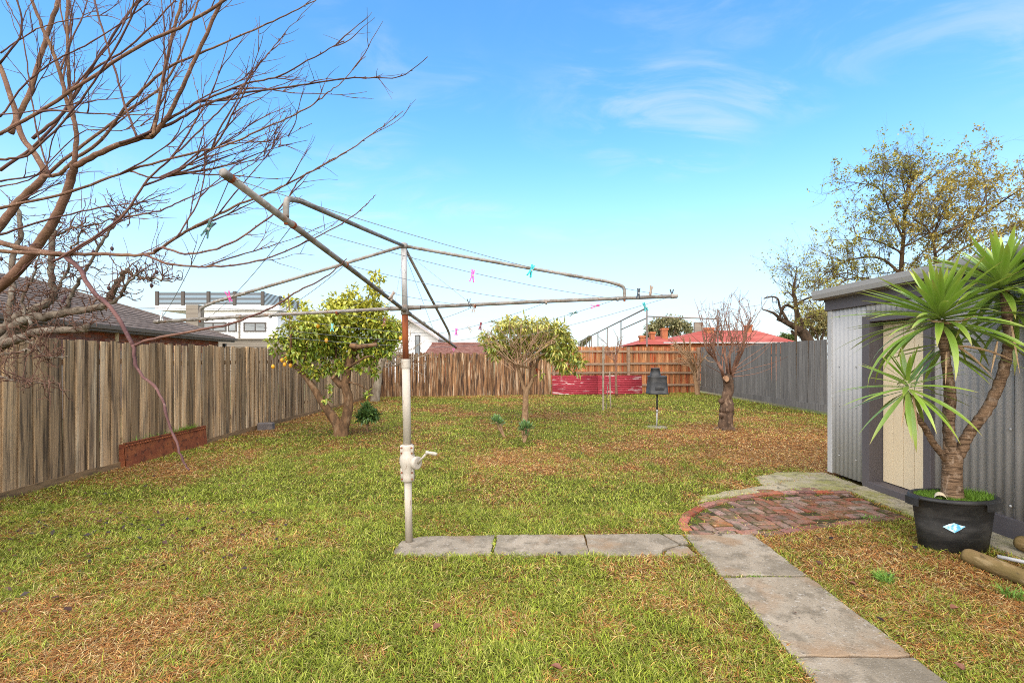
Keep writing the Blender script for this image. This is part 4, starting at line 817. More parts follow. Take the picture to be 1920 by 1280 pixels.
for pl, d0, d1, a, b in PL:
    c = catmull(tr(pl, d0, d1), 7); k = len(c); c = [p+rnd3(.007) for p in c]
    M().tube(c, [max(.003,(a+(b-a)*i/(k-1))*.72*4.2/FPX*random.uniform(.9,1.15)) for i in range(k)], 9).build('branch', m_bark2, pe, True); PC.append(c)
for c in PC:
    for i in range(2, len(c)):
        for _ in range(random.choice((0,1,1,2))):
            d = rnd3(.7)+Vector((.15,-.1,.3)); pts = shoot(c[i], d, random.uniform(.06,.34), .38, .2, 7); sp_.tube(pts, [x*(1.5 if j % 3 == 2 else 1) for j, x in enumerate(taper(random.uniform(.003,.006),.0016,8))], 5)
            for j in (2,4,6):
                q2 = shoot(pts[j], rnd3(.8)+Vector((0,0,.2)), random.uniform(.03,.11), .4, .1, 3); sp_.tube(q2, [.0032,.0026,.0032,.0012], 4)
    for _ in range(3):
        i = random.randrange(len(c)); sp_.tube(shoot(c[i], Vector((random.uniform(-.2,.2),0,1)), random.uniform(.25,.6), .12, .3, 9), taper(.0035,.0012,10), 5)
sp_.build('spurs', m_bark2d, pe, kind='stuff')
m_dry = plain('dried_fruit_skin', (.05,.02,.02), .7)
for x, y in ((175,472),(210,466),(294,510),(284,535),(204,540),(2,485),(118,565),(122,558)):
    p = P(x, y, 4.15); M().lathe([(.001,.02),(.010,.012),(.014,0),(.010,-.014),(.002,-.022)], p, 8).tube([p+Vector((0,0,.018)), p+Vector((.01,0,.05))], .002, 4).build('dried_fruit', m_dry, pe, True)

# ------------------------------------------------------------------ lemon tree
D = 9.55; lt = thing('lemon_tree', G(637,818), 'lemon tree with forked trunk, yellow green crown and a few fruit', 'tree')
bs = G(637,818)
mt_ = M(); limb(mt_, [bs+Vector((-.03,0,-.1)), P(634,800,D), P(617,772,D), P(602,750,D), P(588,727,D), P(566,697,D), P(545,680,D)], .112, .045, 12); mt_.build('trunk', m_barkl, lt, True)
mt_ = M(); limb(mt_, [bs+Vector((.04,.0,-.1)), P(645,800,D), P(652,770,D), P(653,745,D), P(648,722,D), P(652,690,D), P(661,665,D), P(664,648,D)], .112, .072, 12); mt_.build('trunk', m_barkl, lt, True)
mt_ = M(); limb(mt_, [P(654,722,D), P(640,722,D), P(630,712,D), P(624,706,D-.05)], .07, .055, 10); st_ = mt_.build('cut_stub', m_barkl, lt, True); M().tube([P(625.5,707,D-.05), P(623.5,705.5,D-.06)], .054, 10).build('cut_face', m_cut, st_)
mt_ = M(); limb(mt_, [P(664,664,D), P(664,652,D-.3), P(660,648,D-.75), P(672,650,D-.8), P(688,648,D-.85), P(706,646,D-.9)], .062, .034, 10); mt_.build('branch', m_barkl, lt, True)
mt_ = M()
for pl in ([(545,682),(530,665),(515,640)],[(560,692),(575,660),(580,620),(600,580)],[(630,708),(630,670),(632,630),(640,580)],[(664,650),(672,610),(690,560),(705,505)],[(700,647),(715,620),(722,590)],[(650,690),(690,668),(705,672)],[(640,715),(670,720),(700,738)],[(545,680),(545,620),(540,550)]):
    c = limb(mt_, [P(x,y,D+random.uniform(-.3,.3)) for x,y in pl], .032, .008, 6)
mt_.build('small_limbs', m_barkl, lt, True, kind='stuff')
LC = [(705,520,16),(702,545,20),(697,575,26),(541,566,15),(538,588,14),(556,640,34),(600,610,40),(652,600,44),(692,605,40),(722,615,30),(628,572,30),(665,575,30),(598,655,38),(556,662,26),(700,650,32),(522,632,20),(738,606,17),(592,700,17),(660,640,36),(610,632,40),(676,690,15),(650,668,22),(732,640,22),(575,600,24),(688,738,9),(700,690,12),(516,655,13),(612,748,9),(622,728,9),(655,560,20),(742,640,14),(640,690,18),(575,690,18),(615,690,20),(690,672,22),(545,610,20),(505,640,10),(730,660,16),(660,545,14),(570,575,16),(705,700,12)]
cl = px_clumps(LC, D, .15) + [(c+Vector((0,random.choice((-.55,.5,.75)),0)), r*.9) for c, r in px_clumps([q_ for q_ in LC if q_[2] > 25], D, .2)]
leaves('crown', cl, 10500, .105, .055, [(.17,.25,.026),(.24,.31,.035),(.115,.175,.022),(.33,.36,.04),(.45,.41,.055)], m_leafg, lt, droop=.25, top=(1.9,2.7,(.48,.43,.05),.7), shell=.2)
for x, y in ((529,675),(534,683),(545,685),(512,687),(612,638),(596,611),(751,634),(536,672)):
    p = P(x, y, D-.55 if 560 < x < 700 else D-.15); M().lathe([(.002,.046),(.014,.040),(.030,.022),(.035,0),(.030,-.022),(.014,-.038),(.008,-.045),(.001,-.048)], p, 12).build('lemon', m_lemon, lt, True)

# ------------------------------------------------------------------ pale bare tree behind the lemon tree
D2 = 17.5; g0 = G(705,752); bt = thing('pale_bare_tree', P(704,752,D2), 'pale trunked bare tree half hidden behind the lemon tree', 'tree')
m = M(); limb(m, [P(702,758,D2), P(705,735,D2), P(709,712,D2), P(712,690,D2), P(722,665,D2)], .19, .10, 12); m.build('trunk', m_barkp, bt, True)
m = M()
for _ in range(34):
    p = P(random.uniform(710,735), random.uniform(655,690), D2); c = shoot(p, Vector((random.uniform(-.1,1.3), random.uniform(-.5,.5), random.uniform(-.1,.55))), random.uniform(.7,1.9), .22, .25, 9); m.tube(c, taper(.022,.006,10), 5)
    for j in (3,5,7): m.tube(shoot(c[j], rnd3(.7)+Vector((.3,0,.2)), random.uniform(.2,.6), .25, .1, 5), taper(.009,.004,6), 4)
m.build('branches', m_barkp, bt, kind='stuff')

# ------------------------------------------------------------------ round-crowned loquat tree
D = 11.8; lq = thing('loquat_tree', G(985,790), 'small round leafy tree with bare inner stems in mid lawn', 'tree')
m = M(); limb(m, [P(984,794,D), P(985,765,D), P(986,738,D), P(989,726,D)], .085, .066, 10); m.build('trunk', m_barkq, lq, True)
LQL = [([(986,738),(978,714),(972,692),(966,682),(945,670),(925,655)],.055,.018), ([(988,732),(998,712),(999,695),(1010,675),(1030,650)],.055,.02), ([(966,684),(985,688),(996,690)],.03,.025), ([(972,690),(975,650),(970,615)],.028,.01), ([(999,695),(996,650),(990,610)],.028,.01)]
for pl, a, b in LQL: m = M(); limb(m, [P(x,y,D) for x,y in pl], a, b, 8); m.build('branch', m_barkq, lq, True)
m = M()
for _ in range(40):
    x0 = random.uniform(930,1025); f = random.random(); p = P(966+(x0-966)*.35+random.uniform(-4,16), 683-random.uniform(0,12), D-.15-random.uniform(0,.45))
    q2 = P(x0+(x0-980)*.55+random.uniform(-10,10), 606+random.uniform(0,48), D-.55-random.uniform(0,.55)); md = p.lerp(q2,.5)+rnd3(.06)
    c = catmull([p, p.lerp(md,.5)+rnd3(.025), md, md.lerp(q2,.5)+rnd3(.035), q2],3); m.tube(c, taper(random.uniform(.008,.013),.004,len(c)), 5)
    for j in (5,8,10): m.tube(shoot(c[j], (q2-p).normalized()+rnd3(.4), random.uniform(.12,.35), .15, .1, 4), taper(.007,.0035,5), 4)
m.tube(catmull([P(940,668,D-.5),P(965,695,D-.6),P(930,672,D-.6),P(912,655,D-.5)],4), .006, 5)
m.build('bare_stems', mat('pale_stem', (.34,.215,.125), [((14,14,14),4,.45,.66,(.23,.13,.075),.8)], rough=.9), lq, kind='stuff')
QC = [(942,612,20),(960,608,20),(985,612,24),(1015,615,24),(1042,622,24),(1060,645,22),(1072,668,18),(1084,676,12),(915,635,15),(922,650,16),(935,640,22),(1040,660,22),(1058,692,12),(1082,697,7),(1010,645,30),(975,645,30),(1035,640,24),(928,664,12),(1012,702,10),(1048,680,14),(905,632,8),(950,655,22),(1052,630,16)]
cl = [(c+Vector((0,-.05,0)), r) for c, r in px_clumps(QC, D, .3)] + [(c+Vector((0,-.5,0)), r*.8) for c, r in px_clumps([q_ for q_ in QC if q_[1] < 640 or q_[0] > 1030 or q_[0] < 940], D, .2)] + [(c+Vector((0,random.uniform(.5,1.0),0)), r) for c, r in px_clumps([q_ for q_ in QC if q_[2] >= 20], D, .2)]
leaves('crown', cl, 5200, .155, .05, [(.21,.26,.035),(.28,.30,.045),(.38,.35,.06),(.13,.17,.03),(.46,.39,.085)], m_leafg, lq, droop=.55, out=.8, top=(1.9,2.5,(.44,.38,.09),.6), shell=.35)
rl = px_clumps([(1070,682,16),(1000,690,10),(1085,680,8),(985,635,30)], D, .3); leaves('red_leaves', rl, 60, .16, .05, [(.36,.07,.02),(.30,.10,.03)], m_leafg, lq, droop=.7)

# ------------------------------------------------------------------ pruned plum stump tree on the right of the lawn
D = 10.45; pn = thing('pruned_plum_tree', G(1362,806), 'thick knobbly trunked pruned tree with thin bare whips on the right lawn', 'tree')
m = M(); pts = [P(1361,816,D),P(1361,804,D),P(1361,790,D),P(1362,775,D),P(1363,760,D),P(1362,745,D),P(1366,730,D),P(1366,716,D),P(1364,706,D)]
c = catmull(pts,4); rr_ = np.interp(np.linspace(0,1,len(c)), [0,.12,.3,.45,.55,.62,.72,.85,1], [.20,.158,.142,.146,.128,.108,.112,.104,.10]); m.tube([p+rnd3(.008) for p in c], list(rr_*np.array([random.uniform(.98,1.03) for _ in c])), 14)
for x, y, r in ((1352,752,.06),(1374,757,.035),(1354,778,.07)): p = P(x,y,D-.05); m.lathe([(.002,r),(r*.7,r*.7),(r,0),(r*.7,-r*.7),(.002,-r)], p, 9)
for a in (.3,1.6,2.9,4.1,5.2): m.tube([P(1361,803,D)+Vector((.10*math.cos(a),.10*math.sin(a),.0)), P(1361,803,D)+Vector((.26*math.cos(a),.26*math.sin(a),-.03))], [.07,.02], 7)
m.build('trunk', m_barkc, pn, True)
sb = M(); sb.tube([P(1364,712,D), P(1361,710,D-.16)], [.085,.072], 12); s2 = sb.build('cut_stub', m_barkc, pn, True); M().tube([P(1361,710,D-.16), P(1360.8,710,D-.165)], .069, 12).build('cut_face', m_cut, s2)
WH = [([(1358,712),(1352,690),(1340,672),(1325,655),(1318,628)],.04,.016),([(1366,706),(1362,680),(1356,650),(1352,625)],.036,.014),([(1372,706),(1378,680),(1388,655),(1398,628),(1408,595)],.042,.012),([(1374,702),(1386,672),(1395,650),(1392,620)],.032,.012),([(1370,700),(1368,670),(1372,640),(1366,610)],.028,.01),([(1356,700),(1345,680),(1338,650),(1345,620)],.026,.01)]
wm = M()
for pl, a, b in WH:
    m = M(); c = limb(m, [P(x,y,D+random.uniform(-.25,.25)) for x,y in pl], a, b, 8); m.build('branch', m_barkcw, pn, True)
    for _ in range(13):
        i = random.randrange(len(c)//3, len(c)); L = random.uniform(.35,1.05); w_ = shoot(c[i], Vector((random.gauss(0,.38), random.gauss(0,.35), 1)), L, .07, .3, 9); wm.tube(w_, taper(random.uniform(.007,.011),.0028,10), 5)
        for j in (2,4,6,8):
            if random.random() < .7: wm.tube(shoot(w_[j], rnd3(.6)+Vector((0,0,.6)), random.uniform(.08,.4), .12, .2, 4), taper(.0055,.0025,5), 4)
for e in ([(1378,690),(1400,672),(1440,645),(1452,632)],[(1375,700),(1410,690),(1450,680),(1478,668)],[(1378,695),(1420,670),(1450,640)],[(1355,700),(1335,690),(1322,682)],[(1374,706),(1395,704),(1425,698),(1455,686)],[(1380,660),(1420,640),(1440,625)],[(1340,665),(1310,640),(1290,622)]): limb(wm, [P(x,y,D+random.uniform(-.4,.2)) for x,y in e], .010, .003, 5)
wm.build('whips', m_barkcw, pn, kind='stuff')

def small_bare(name, label, px, py, d, trunk, r, spread, n, L, mt_=m_barkcw, up=1.0):
    o = thing(name, P(px,py,d), label, 'tree'); m = M(); c = limb(m, [P(x,y,d) for x,y in trunk], r, r*.6, 9); m.build('trunk', mt_, o, True); m = M()
    for _ in range(n):
        p = c[-1-random.randrange(0,4)]; w_ = shoot(p, Vector((random.gauss(0,spread), random.gauss(0,spread), up)), L*random.uniform(.6,1.2), .16, .3, 10); m.tube(w_, taper(r*.42,r*.08,11), 6)
        for j in (2,3,4,5,6,7,8,9):
            s = shoot(w_[j], (w_[j]-w_[j-1]).normalized()+rnd3(.6), L*random.uniform(.2,.5), .18, .15, 6); m.tube(s, taper(r*.18,r*.06,7), 4)
    m.build('branches', mt_, o, kind='stuff'); return o
small_bare('corner_fruit_tree', 'small pale bare tree in the far corner before the stained fence', 1307, 740, 20.3, [(1308,742),(1306,725),(1303,708),(1303,697)], .11, .75, 9, 1.7, m_barkq, .9)
small_bare('young_bare_tree', 'thin young bare tree in front of the red sheets', 1155, 740, 19.6, [(1156,741),(1155,715),(1155,690),(1152,670)], .06, .35, 6, 1.0, m_barkcw, .8)

# ------------------------------------------------------------------ low plants in the lawn
def shrub(name, label, px, py, top, d, wpx, n, L, w, cols, stem_px=None, mt_=m_leafg):
    o = thing(name, P(px,py,d), label, 'plant'); m = M(); sx_ = stem_px or px
    for _ in range(5): limb(m, [P(sx_,py+2,d), P((sx_+px)/2+random.uniform(-2,2),(py*.6+top*.4),d), P(px+random.uniform(-wpx,wpx)*.4,(py*.3+top*.7),d+random.uniform(-.08,.08))], .018, .008, 6)
    m.build('stem', m_barkl, o, True); cy = (top*.62+py*.38)
    leaves('foliage', px_clumps([(px,cy,wpx*.75),(px-wpx*.5,cy+4,wpx*.45),(px+wpx*.5,cy+2,wpx*.45),(px,top+wpx*.35,wpx*.4)], d, .08), n, L, w, cols, mt_, o, droop=-.25, out=1.0, shell=.2); return o
shrub('green_shrub', 'bushy dark green shrub beside the lemon tree trunk', 689, 812, 757, 10.0, 22, 420, .13, .055, [(.06,.12,.03),(.085,.155,.035),(.12,.19,.045)])
def rosette(name, label, px, py, d, heads, stem_px, n=34):
    o = thing(name, P(stem_px,py,d), label, 'plant'); V = []; T = []; C_ = []
    for hx, hy, r in heads:
        c = P(hx,hy,d); m = M(); limb(m, [P(stem_px,py+1,d), P((stem_px+hx)/2,(py+hy)/2+2,d), c], .022, .02, 7); m.build('stem', m_barkq, o, True)
        R_ = r/FPX*d
        for i in range(n):
            t = i/n; el = R(78-70*t+random.uniform(-8,8)); az = i*2.4; L = R_*random.uniform(.8,1.15); dv = Vector((math.cos(az)*math.cos(el), math.sin(az)*math.cos(el), math.sin(el))); sv = dv.cross(Vector((0,0,1))).normalized(); b = len(V)
            p0 = c+dv*.015-Vector((0,0,.03*t)); w = R_*.30
            V += [p0, p0+dv*L*.65+sv*w*.5, p0+dv*L+Vector((0,0,.01)), p0+dv*L*.65-sv*w*.5]; T += [(b,b+1,b+2),(b,b+2,b+3)]; g_ = np.array(random.choice([(.12,.20,.06),(.16,.25,.08),(.09,.15,.05)])); C_ += [g_*.7, g_, g_*1.5, g_]
    npmesh('rosette_leaves', np.array([tuple(v) for v in V]), [np.array(T)], np.array(C_), m_leafg, o, kind='stuff')
rosette('aeonium_plant', 'leaning succulent rosette on a bent stem in the lawn', None, 819, 9.4, [(930,790,14),(938,794,11)], 946)
rosette('aeonium_plant', 'upright succulent rosette with thick dark stem under the leafy tree', None, 829, 8.8, [(984,801,15),(991,803,13),(979,806,10),(986,815,9)], 983)
# weeds and single tussocks
def tuft(name, label, x, y, n, L, sp, col, w=.006):
    th = RNG.uniform(0,6.28,n); r = sp*np.sqrt(RNG.random(n)); blades(name, x+r*np.cos(th), y+r*np.sin(th), np.full(n,.005), L*RNG.uniform(.5,1.2,n), np.full(n,w), RNG.uniform(.1,.9,n), RNG.uniform(.6,1.5,n), np.array(col)*RNG.uniform(.7,1.25,n)[:,None], label=label, cat='grass tuft', group='bright tufts in the lawn')
for px, py, n, L, sp, lb in ((1655,1092,110,.11,.05,'bright green grass tuft in the dry strip right of the path'), (1905,1125,90,.10,.06,'green weed clump at the right edge by the log'), (1632,975,90,.06,.07,'low green weed at the edge of the brick paving')):
    g_ = G(px,py); tuft('grass_tuft', lb, g_.x, g_.y, n, L, sp, (.17,.30,.05), .007)
tuft('grass_tuft', 'thin green growth in the joint between two path slabs', 1.72, 3.38, 140, .03, .05, (.16,.27,.04), .004)
# larger brown leaves lying in the foreground
m_bl = mat('brown_leaf', (.13,.05,.026), [((40,40,40),4,.45,.66,(.21,.095,.05),.8)], rough=.7)
def bleaf(px, py, L, az, label):
    g_ = G(px,py); m = M(); vs = []; k = 6; ca, sa_ = math.cos(az), math.sin(az)
    for i in range(k+1):
        t = i/k; w = L*.32*math.sin(math.pi*min(1,max(.02,t*.96+.02)))**.8; x = (t-.5)*L; z = .045+.25*L*(t-.5)**2*2
        for s, dz in ((-1,.018),(0,0),(1,.022)): vs.append((g_.x+x*ca-s*w*sa_, g_.y+x*sa_+s*w*ca, z+dz*abs(s)*math.sin(math.pi*t)))
    m.add(vs, [(i*3+j,i*3+j+1,i*3+j+4,i*3+j+3) for i in range(k) for j in (0,1)]).build('fallen_leaf', m_bl, None, True, label=label, cat='leaf', group='large fallen leaves')
bleaf(820,1192,.065,.9,'curled reddish brown leaf in the grass of the middle foreground'); bleaf(1043,1270,.06,2.6,'brown leaf at the bottom edge left of the path'); bleaf(1790,1155,.06,.2,'brown leaf on the dry strip below the log'); bleaf(1798,1268,.065,1.3,'dark brown leaf at the bottom right beside the path'); bleaf(1598,1108,.05,2.2,'small tan leaf near the right side of the path')

# ------------------------------------------------------------------ neighbouring brick house behind the left fence
E0 = Vector((-10.8,10.8,0)); u_ = (Vector((-13,22.5,0))-E0).normalized(); n_ = Vector((u_.y,-u_.x,0)); SL = 11.9; ZE = 2.45; PIT = math.tan(R(20.5))
def HQ(s, t, z): return E0 + u_*s - n_*t + Vector((0,0,z))
nh = thing('brick_house', HQ(4,5,0), 'red brick house with dark tiled hip roof behind the left fence', 'house')
wl = M().cbox(HQ(-8,.5,0), u_*(SL+8-.5), -n_*9, (0,0,ZE-.05)).build('wall', m_mortar, nh)
bm_ = []
for _ in range(4):
    m = M(); m.cbox(Vector((0,0,0)), u_*.228, n_*.014, (0,0,.074)); bm_.append(m.mesh('brick', m_hbrick))
for r in range(6):
    for j in range(44):
        s = 1.0+j*.240+(r % 2)*.12
        if s+.23 < SL-.5: put('brick', random.choice(bm_), wl, Matrix.Translation(HQ(s,.5,ZE-.14-(r+1)*.086)))
M().cbox(HQ(-8,.02,ZE-.13), u_*(SL+7.98), -n_*.5, (0,0,.02)).build('soffit', m_fasc, nh)
M().cbox(HQ(-8,.0,ZE-.15), u_*(SL+8), -n_*.025, (0,0,.17)).build('fascia', m_fasc, nh)
gm = M(); pf = [(0,-.02),(-.10,-.02),(-.115,.08),(-.10,.085),(-.09,-.0),(0,0)]
gm.add([HQ(s,t,ZE-.06+z) for s in (-8,SL+.05) for t,z in pf], [(i,(i+1)%6,6+(i+1)%6,6+i) for i in range(6)]+[tuple(range(6)),tuple(range(6,12))]); gm.build('gutter', m_fasc, nh)
HW = 5.0; ZR = ZE+.04+HW*PIT
M().add([HQ(-8,0,ZE),HQ(SL,0,ZE),HQ(SL-HW,HW,ZR-.04),HQ(-8,HW,ZR-.04),HQ(SL,2*HW,ZE),HQ(-8,2*HW,ZE)], [(0,1,2,3),(1,4,2),(3,2,4,5)]).build('roof', m_tile, nh)
up_ = (-n_+Vector((0,0,PIT))).normalized(); rn = u_.cross(up_).normalized(); rn = rn if rn.z > 0 else -rn
tm = []
for _ in range(4):
    m = M(); m.cbox(Vector((0,0,0))+rn*.03, u_*.292, up_*.345-rn*.022, rn*.022); tm.append(m.mesh('roof_tile', m_tile))
cand = []; ct = math.cos(math.atan(PIT)); k = 0
while k*.30 < HW/ct-.2:
    t = k*.30*ct
    for j in range(-26, 46):
        s = j*.297+(k % 2)*.148
        if s < SL-t-.18: cand.append((s, t, HQ(s,t-.03,ZE+t*PIT-.005)))
    k += 1
def infr(p): x, y = proj(p); return -20 < x < 480 and p.y > 2
cand.sort(key=lambda c: (not infr(c[2]), (c[2]-Vector((0,0,CAM_H))).length))
rest = M()
for i, (s,t,p) in enumerate(cand):
    if i < 300: put('roof_tile', random.choice(tm), nh, Matrix.Translation(p))
    else: rest.cbox(p+rn*.03, u_*.292, up_*.345-rn*.022, rn*.022)
rest.build('more_roof_tiles', m_tile, nh, kind='stuff')
for i in range(17):
    a = i*.29; b = a+.32; M().tube([HQ(SL-a,a,ZE+.03+a*PIT), HQ(SL-b,b,ZE+.045+b*PIT)], [.085,.075], 8).build('hip_tile', m_tile, nh)
vp = P(238,655,13.2); vp.z = 2.2
for s in (3.6,): M().tube([HQ(s,.3,ZE-.4), HQ(s,.3,ZE+.02)], .05, 10).build('downpipe', m_cream, nh, True)
M().cbox(HQ(SL-.55,.32,ZE-.42), u_*.16, n_*.12, (0,0,.2)).build('wall_lamp', m_black, nh)
q = P(358,571,24); M().box(q.x-.25,q.x+.35,q.y,q.y+.5,0,q.z).build('chimney', m_wall2, None, label='small taupe chimney block beyond the dark tiled roof', cat='chimney')

# ------------------------------------------------------------------ white two storey house with slatted roof screen
Y = 36.0
def X_(px, d=Y): return (px-960)/FPX*d
def Z_(py, d=Y): return CAM_H+(HOR-py)/FPX*d
wh = thing('white_house', (X_(430), Y+5, 0), 'white rendered modern house with brown slatted screen on its roof deck', 'house')
xa, xb, zt, zs = X_(352), X_(520), Z_(582), Z_(572.5)
wl = M().box(xa, xb, Y, Y+9, 0, zt).build('wall', m_white, wh)
M().box(xa-2.2, xb+.3, Y-.35, Y+9.2, zt+.003, zs-.02).build('roof_deck', m_white, wh)
for x0, x1, mull in ((357,425,[400]),(427.5,444.5,[]),(457,499.5,[479])):
    fx0, fx1, z0, z1 = X_(x0), X_(x1), Z_(622), Z_(604); f = M(); t = .10
    f.box(fx0,fx1,Y-.05,Y+.0-.003,z1-t,z1).box(fx0,fx1,Y-.05,Y-.003,z0,z0+t).box(fx0,fx0+t,Y-.05,Y-.003,z0+t,z1-t).box(fx1-t,fx1,Y-.05,Y-.003,z0+t,z1-t)
    for mpx in mull: f.box(X_(mpx)-.04,X_(mpx)+.04,Y-.05,Y-.003,z0+t,z1-t)
    w = f.build('window', m_slat, wh)
    xs = [fx0+t]+[X_(mpx) for mpx in mull]+[fx1-t]
    for a, b in zip(xs, xs[1:]): M().box(a+.04,b-.04,Y-.03,Y-.006,z0+t,z1-t).build('pane', m_glass, w)
M().tube([(X_(450),Y-.1,1.0),(X_(450),Y-.1,Z_(600))], .06, 8).box(X_(446),X_(454),Y-.3,Y-.02,Z_(600),Z_(590)).build('downpipe', m_wall2, wh)
sc_ = M; z0, z1 = Z_(572), Z_(548.5); sx0, sx1 = X_(301), X_(497)
px_ = [301,349,396.5,445,497]
for p in px_: M().box(X_(p)-.11,X_(p)+.11,Y-.42,Y-.28,z0-.05,z1+.06).build('screen_post', m_slat, wh)
ns = 10
for i in range(ns):
    z = z0+(z1-z0)*(i+.5)/ns
    for a, b in zip(px_, px_[1:]): M().box(X_(a)+.11,X_(b)-.11,Y-.37,Y-.33,z-.031,z+.031).build('screen_slat', m_slat, wh)
    M().box(sx1-.02,sx1+.02,Y-.28,Y+5.6,z-.031,z+.031).build('screen_slat', m_slat, wh)
for yy in (Y+2.3, Y+5.5): M().box(sx1-.07,sx1+.07,yy,yy+.2,z0-.05,z1+.06).build('screen_post', m_slat, wh)
yg = 29.0
tg = thing('taupe_garage', (X_(480,yg), yg+2, 0), 'low taupe weatherboard garage wall above the fence beside the lemon tree', 'garage')
gx0, gx1, gz = X_(385,yg), X_(560,yg), Z_(637,yg)
M().box(gx0,gx1,yg,yg+4,0,gz).build('wall', m_wall2, tg); M().box(gx0-.1,gx1+.1,yg-.12,yg+4.1,gz+.002,gz+.09).build('roof', m_wall2, tg)
for i in range(12): M().cbox((gx0,yg-.012,gz-.12-i*.16),(gx1-gx0,0,0),(0,-.02,.02),(0,.014,.14)).build('weatherboard', m_wall2, tg)

# power lines crossing behind the brick house, from pole to pole far outside the view
m = M()
for (pxs, dd) in (((-300,556,560,582),30),((-300,566,480,579),31)):
    a, b = P(pxs[0],pxs[1],dd), P(pxs[2],pxs[3],dd); m.tube([a.lerp(b,k/8)-Vector((0,0,.5*(k/8)*(1-k/8))) for k in range(9)], .018, 5)
    m.build('power_line', m_wire, None, label='thin power line sagging %s the slatted screen' % ('just below' if dd == 30 else 'well below'), cat='cable', group='power lines'); m = M()

# ------------------------------------------------------------------ white gabled house and brown tiled roof behind the back fence
Y2 = 31.0; ch = thing('white_weatherboard_house', (X_(790,Y2), Y2+3, 0), 'white weatherboard house with grey gable roof behind the hoist post', 'house')
a0, a1 = X_(745,Y2), X_(822,Y2)
cw = M(); ze, zp = Z_(634,Y2), Z_(601,Y2); xr_ = X_(768,Y2)
cw.add([(a0-1.2,Y2,0),(a1,Y2,0),(a1,Y2,ze),(xr_,Y2,zp),(a0-1.2,Y2,ze)]+[(a0-1.2,Y2+7,0),(a1,Y2+7,0),(a1,Y2+7,ze),(xr_,Y2+7,zp),(a0-1.2,Y2+7,ze)], [(0,1,2,3,4),(9,8,7,6,5)]+[(i,5+i,5+(i+1)%5,(i+1)%5) for i in range(5)]); cw.build('wall', m_white, ch)
m_gr = plain('grey_roof_metal', (.33,.29,.26), .6)
for (x1_, z1_) in ((X_(826,Y2), Z_(638,Y2)), (a0-1.6, Z_(638,Y2))):
    M().add([(xr_,Y2-.7,zp+.03),(x1_,Y2-.7,z1_),(x1_,Y2+7.3,z1_),(xr_,Y2+7.3,zp+.03),(xr_,Y2-.7,zp+.12),(x1_,Y2-.7,z1_+.09),(x1_,Y2+7.3,z1_+.09),(xr_,Y2+7.3,zp+.12)], [(0,1,2,3),(7,6,5,4),(0,4,5,1),(1,5,6,2),(2,6,7,3),(3,7,4,0)]).build('roof', m_gr, ch)
cwn = M().box(X_(778,Y2),X_(788,Y2),Y2-.06,Y2-.003,Z_(668,Y2),Z_(628,Y2)).build('window', m_slat, ch); M().box(X_(779.5,Y2),X_(786.5,Y2),Y2-.075,Y2-.063,Z_(666,Y2),Z_(630,Y2)).build('pane', m_glass, cwn)
for i in range(14): M().box(a0-1.2,a1-.01,Y2-.022,Y2-.004,.6+i*.2,.6+i*.2+.175).build('weatherboard', m_white, ch)
Y3 = 27.0; bh = thing('brown_tiled_house', (X_(860,Y3), Y3+2, 0), 'low brown tiled roof just above the rough back fence', 'house')
b0, b1 = X_(792,Y3), X_(925,Y3); M().box(b0+.3,b1-.3,Y3+.4,Y3+6,0,Z_(669,Y3)).build('wall', m_obrick, bh)
yr, z0, z1 = Y3+3.2, Z_(668,Y3), CAM_H+(HOR-645)/FPX*(Y3+3.2)
rt = M(); nr = 12
for i in range(nr):
    f0, f1 = i/nr, (i+1)/nr; rt.add([(b0,Y3+(yr-Y3)*f0,z0+(z1-z0)*f0+.035),(b1,Y3+(yr-Y3)*f0,z0+(z1-z0)*f0+.035),(b1,Y3+(yr-Y3)*f1,z0+(z1-z0)*f1),(b0,Y3+(yr-Y3)*f1,z0+(z1-z0)*f1),(b0,Y3+(yr-Y3)*f0,z0+(z1-z0)*f0),(b1,Y3+(yr-Y3)*f0,z0+(z1-z0)*f0)], [(0,1,2,3),(4,5,1,0)])
rt.add([(b0,yr,z1),(b1,yr,z1),(b1,2*yr-Y3,z0),(b0,2*yr-Y3,z0)],[(0,1,2,3)]); rt.build('roof', m_btile, bh)
M().tube([(b0,yr,z1+.02),(b1,yr,z1+.02)], .09, 8).build('ridge_capping', m_btile, bh)

# ------------------------------------------------------------------ red roofed house
Y4 = 33.0; rh = thing('red_roofed_house', (X_(1340,Y4), Y4+4, 0), 'orange brick house with red metal roof and chimneys behind the back fence', 'house')
e0, e1, ze = X_(1245,Y4), X_(1500,Y4), Z_(642,Y4); yr = Y4+4.5; r0, r1 = (1318-960)/FPX*yr, (1418-960)/FPX*yr; zr = CAM_H+(HOR-619.5)/FPX*yr
M().box(e0+.5,e1-.5,Y4+.5,Y4+8.5,0,ze-.03).build('wall', m_obrick, rh)
rf = M(); rf.add([(e0,Y4,ze),(e1,Y4,ze),(r1,yr,zr),(r0,yr,zr),(e0,Y4+9,ze),(e1,Y4+9,ze)], [(0,1,2,3),(1,5,2),(5,4,3,2),(4,0,3)]).build('roof', m_redroof, rh)
M().box(e0-.05,e1+.05,Y4-.12,Y4-.01,ze-.05,ze+.03).build('gutter', m_galvl, rh)
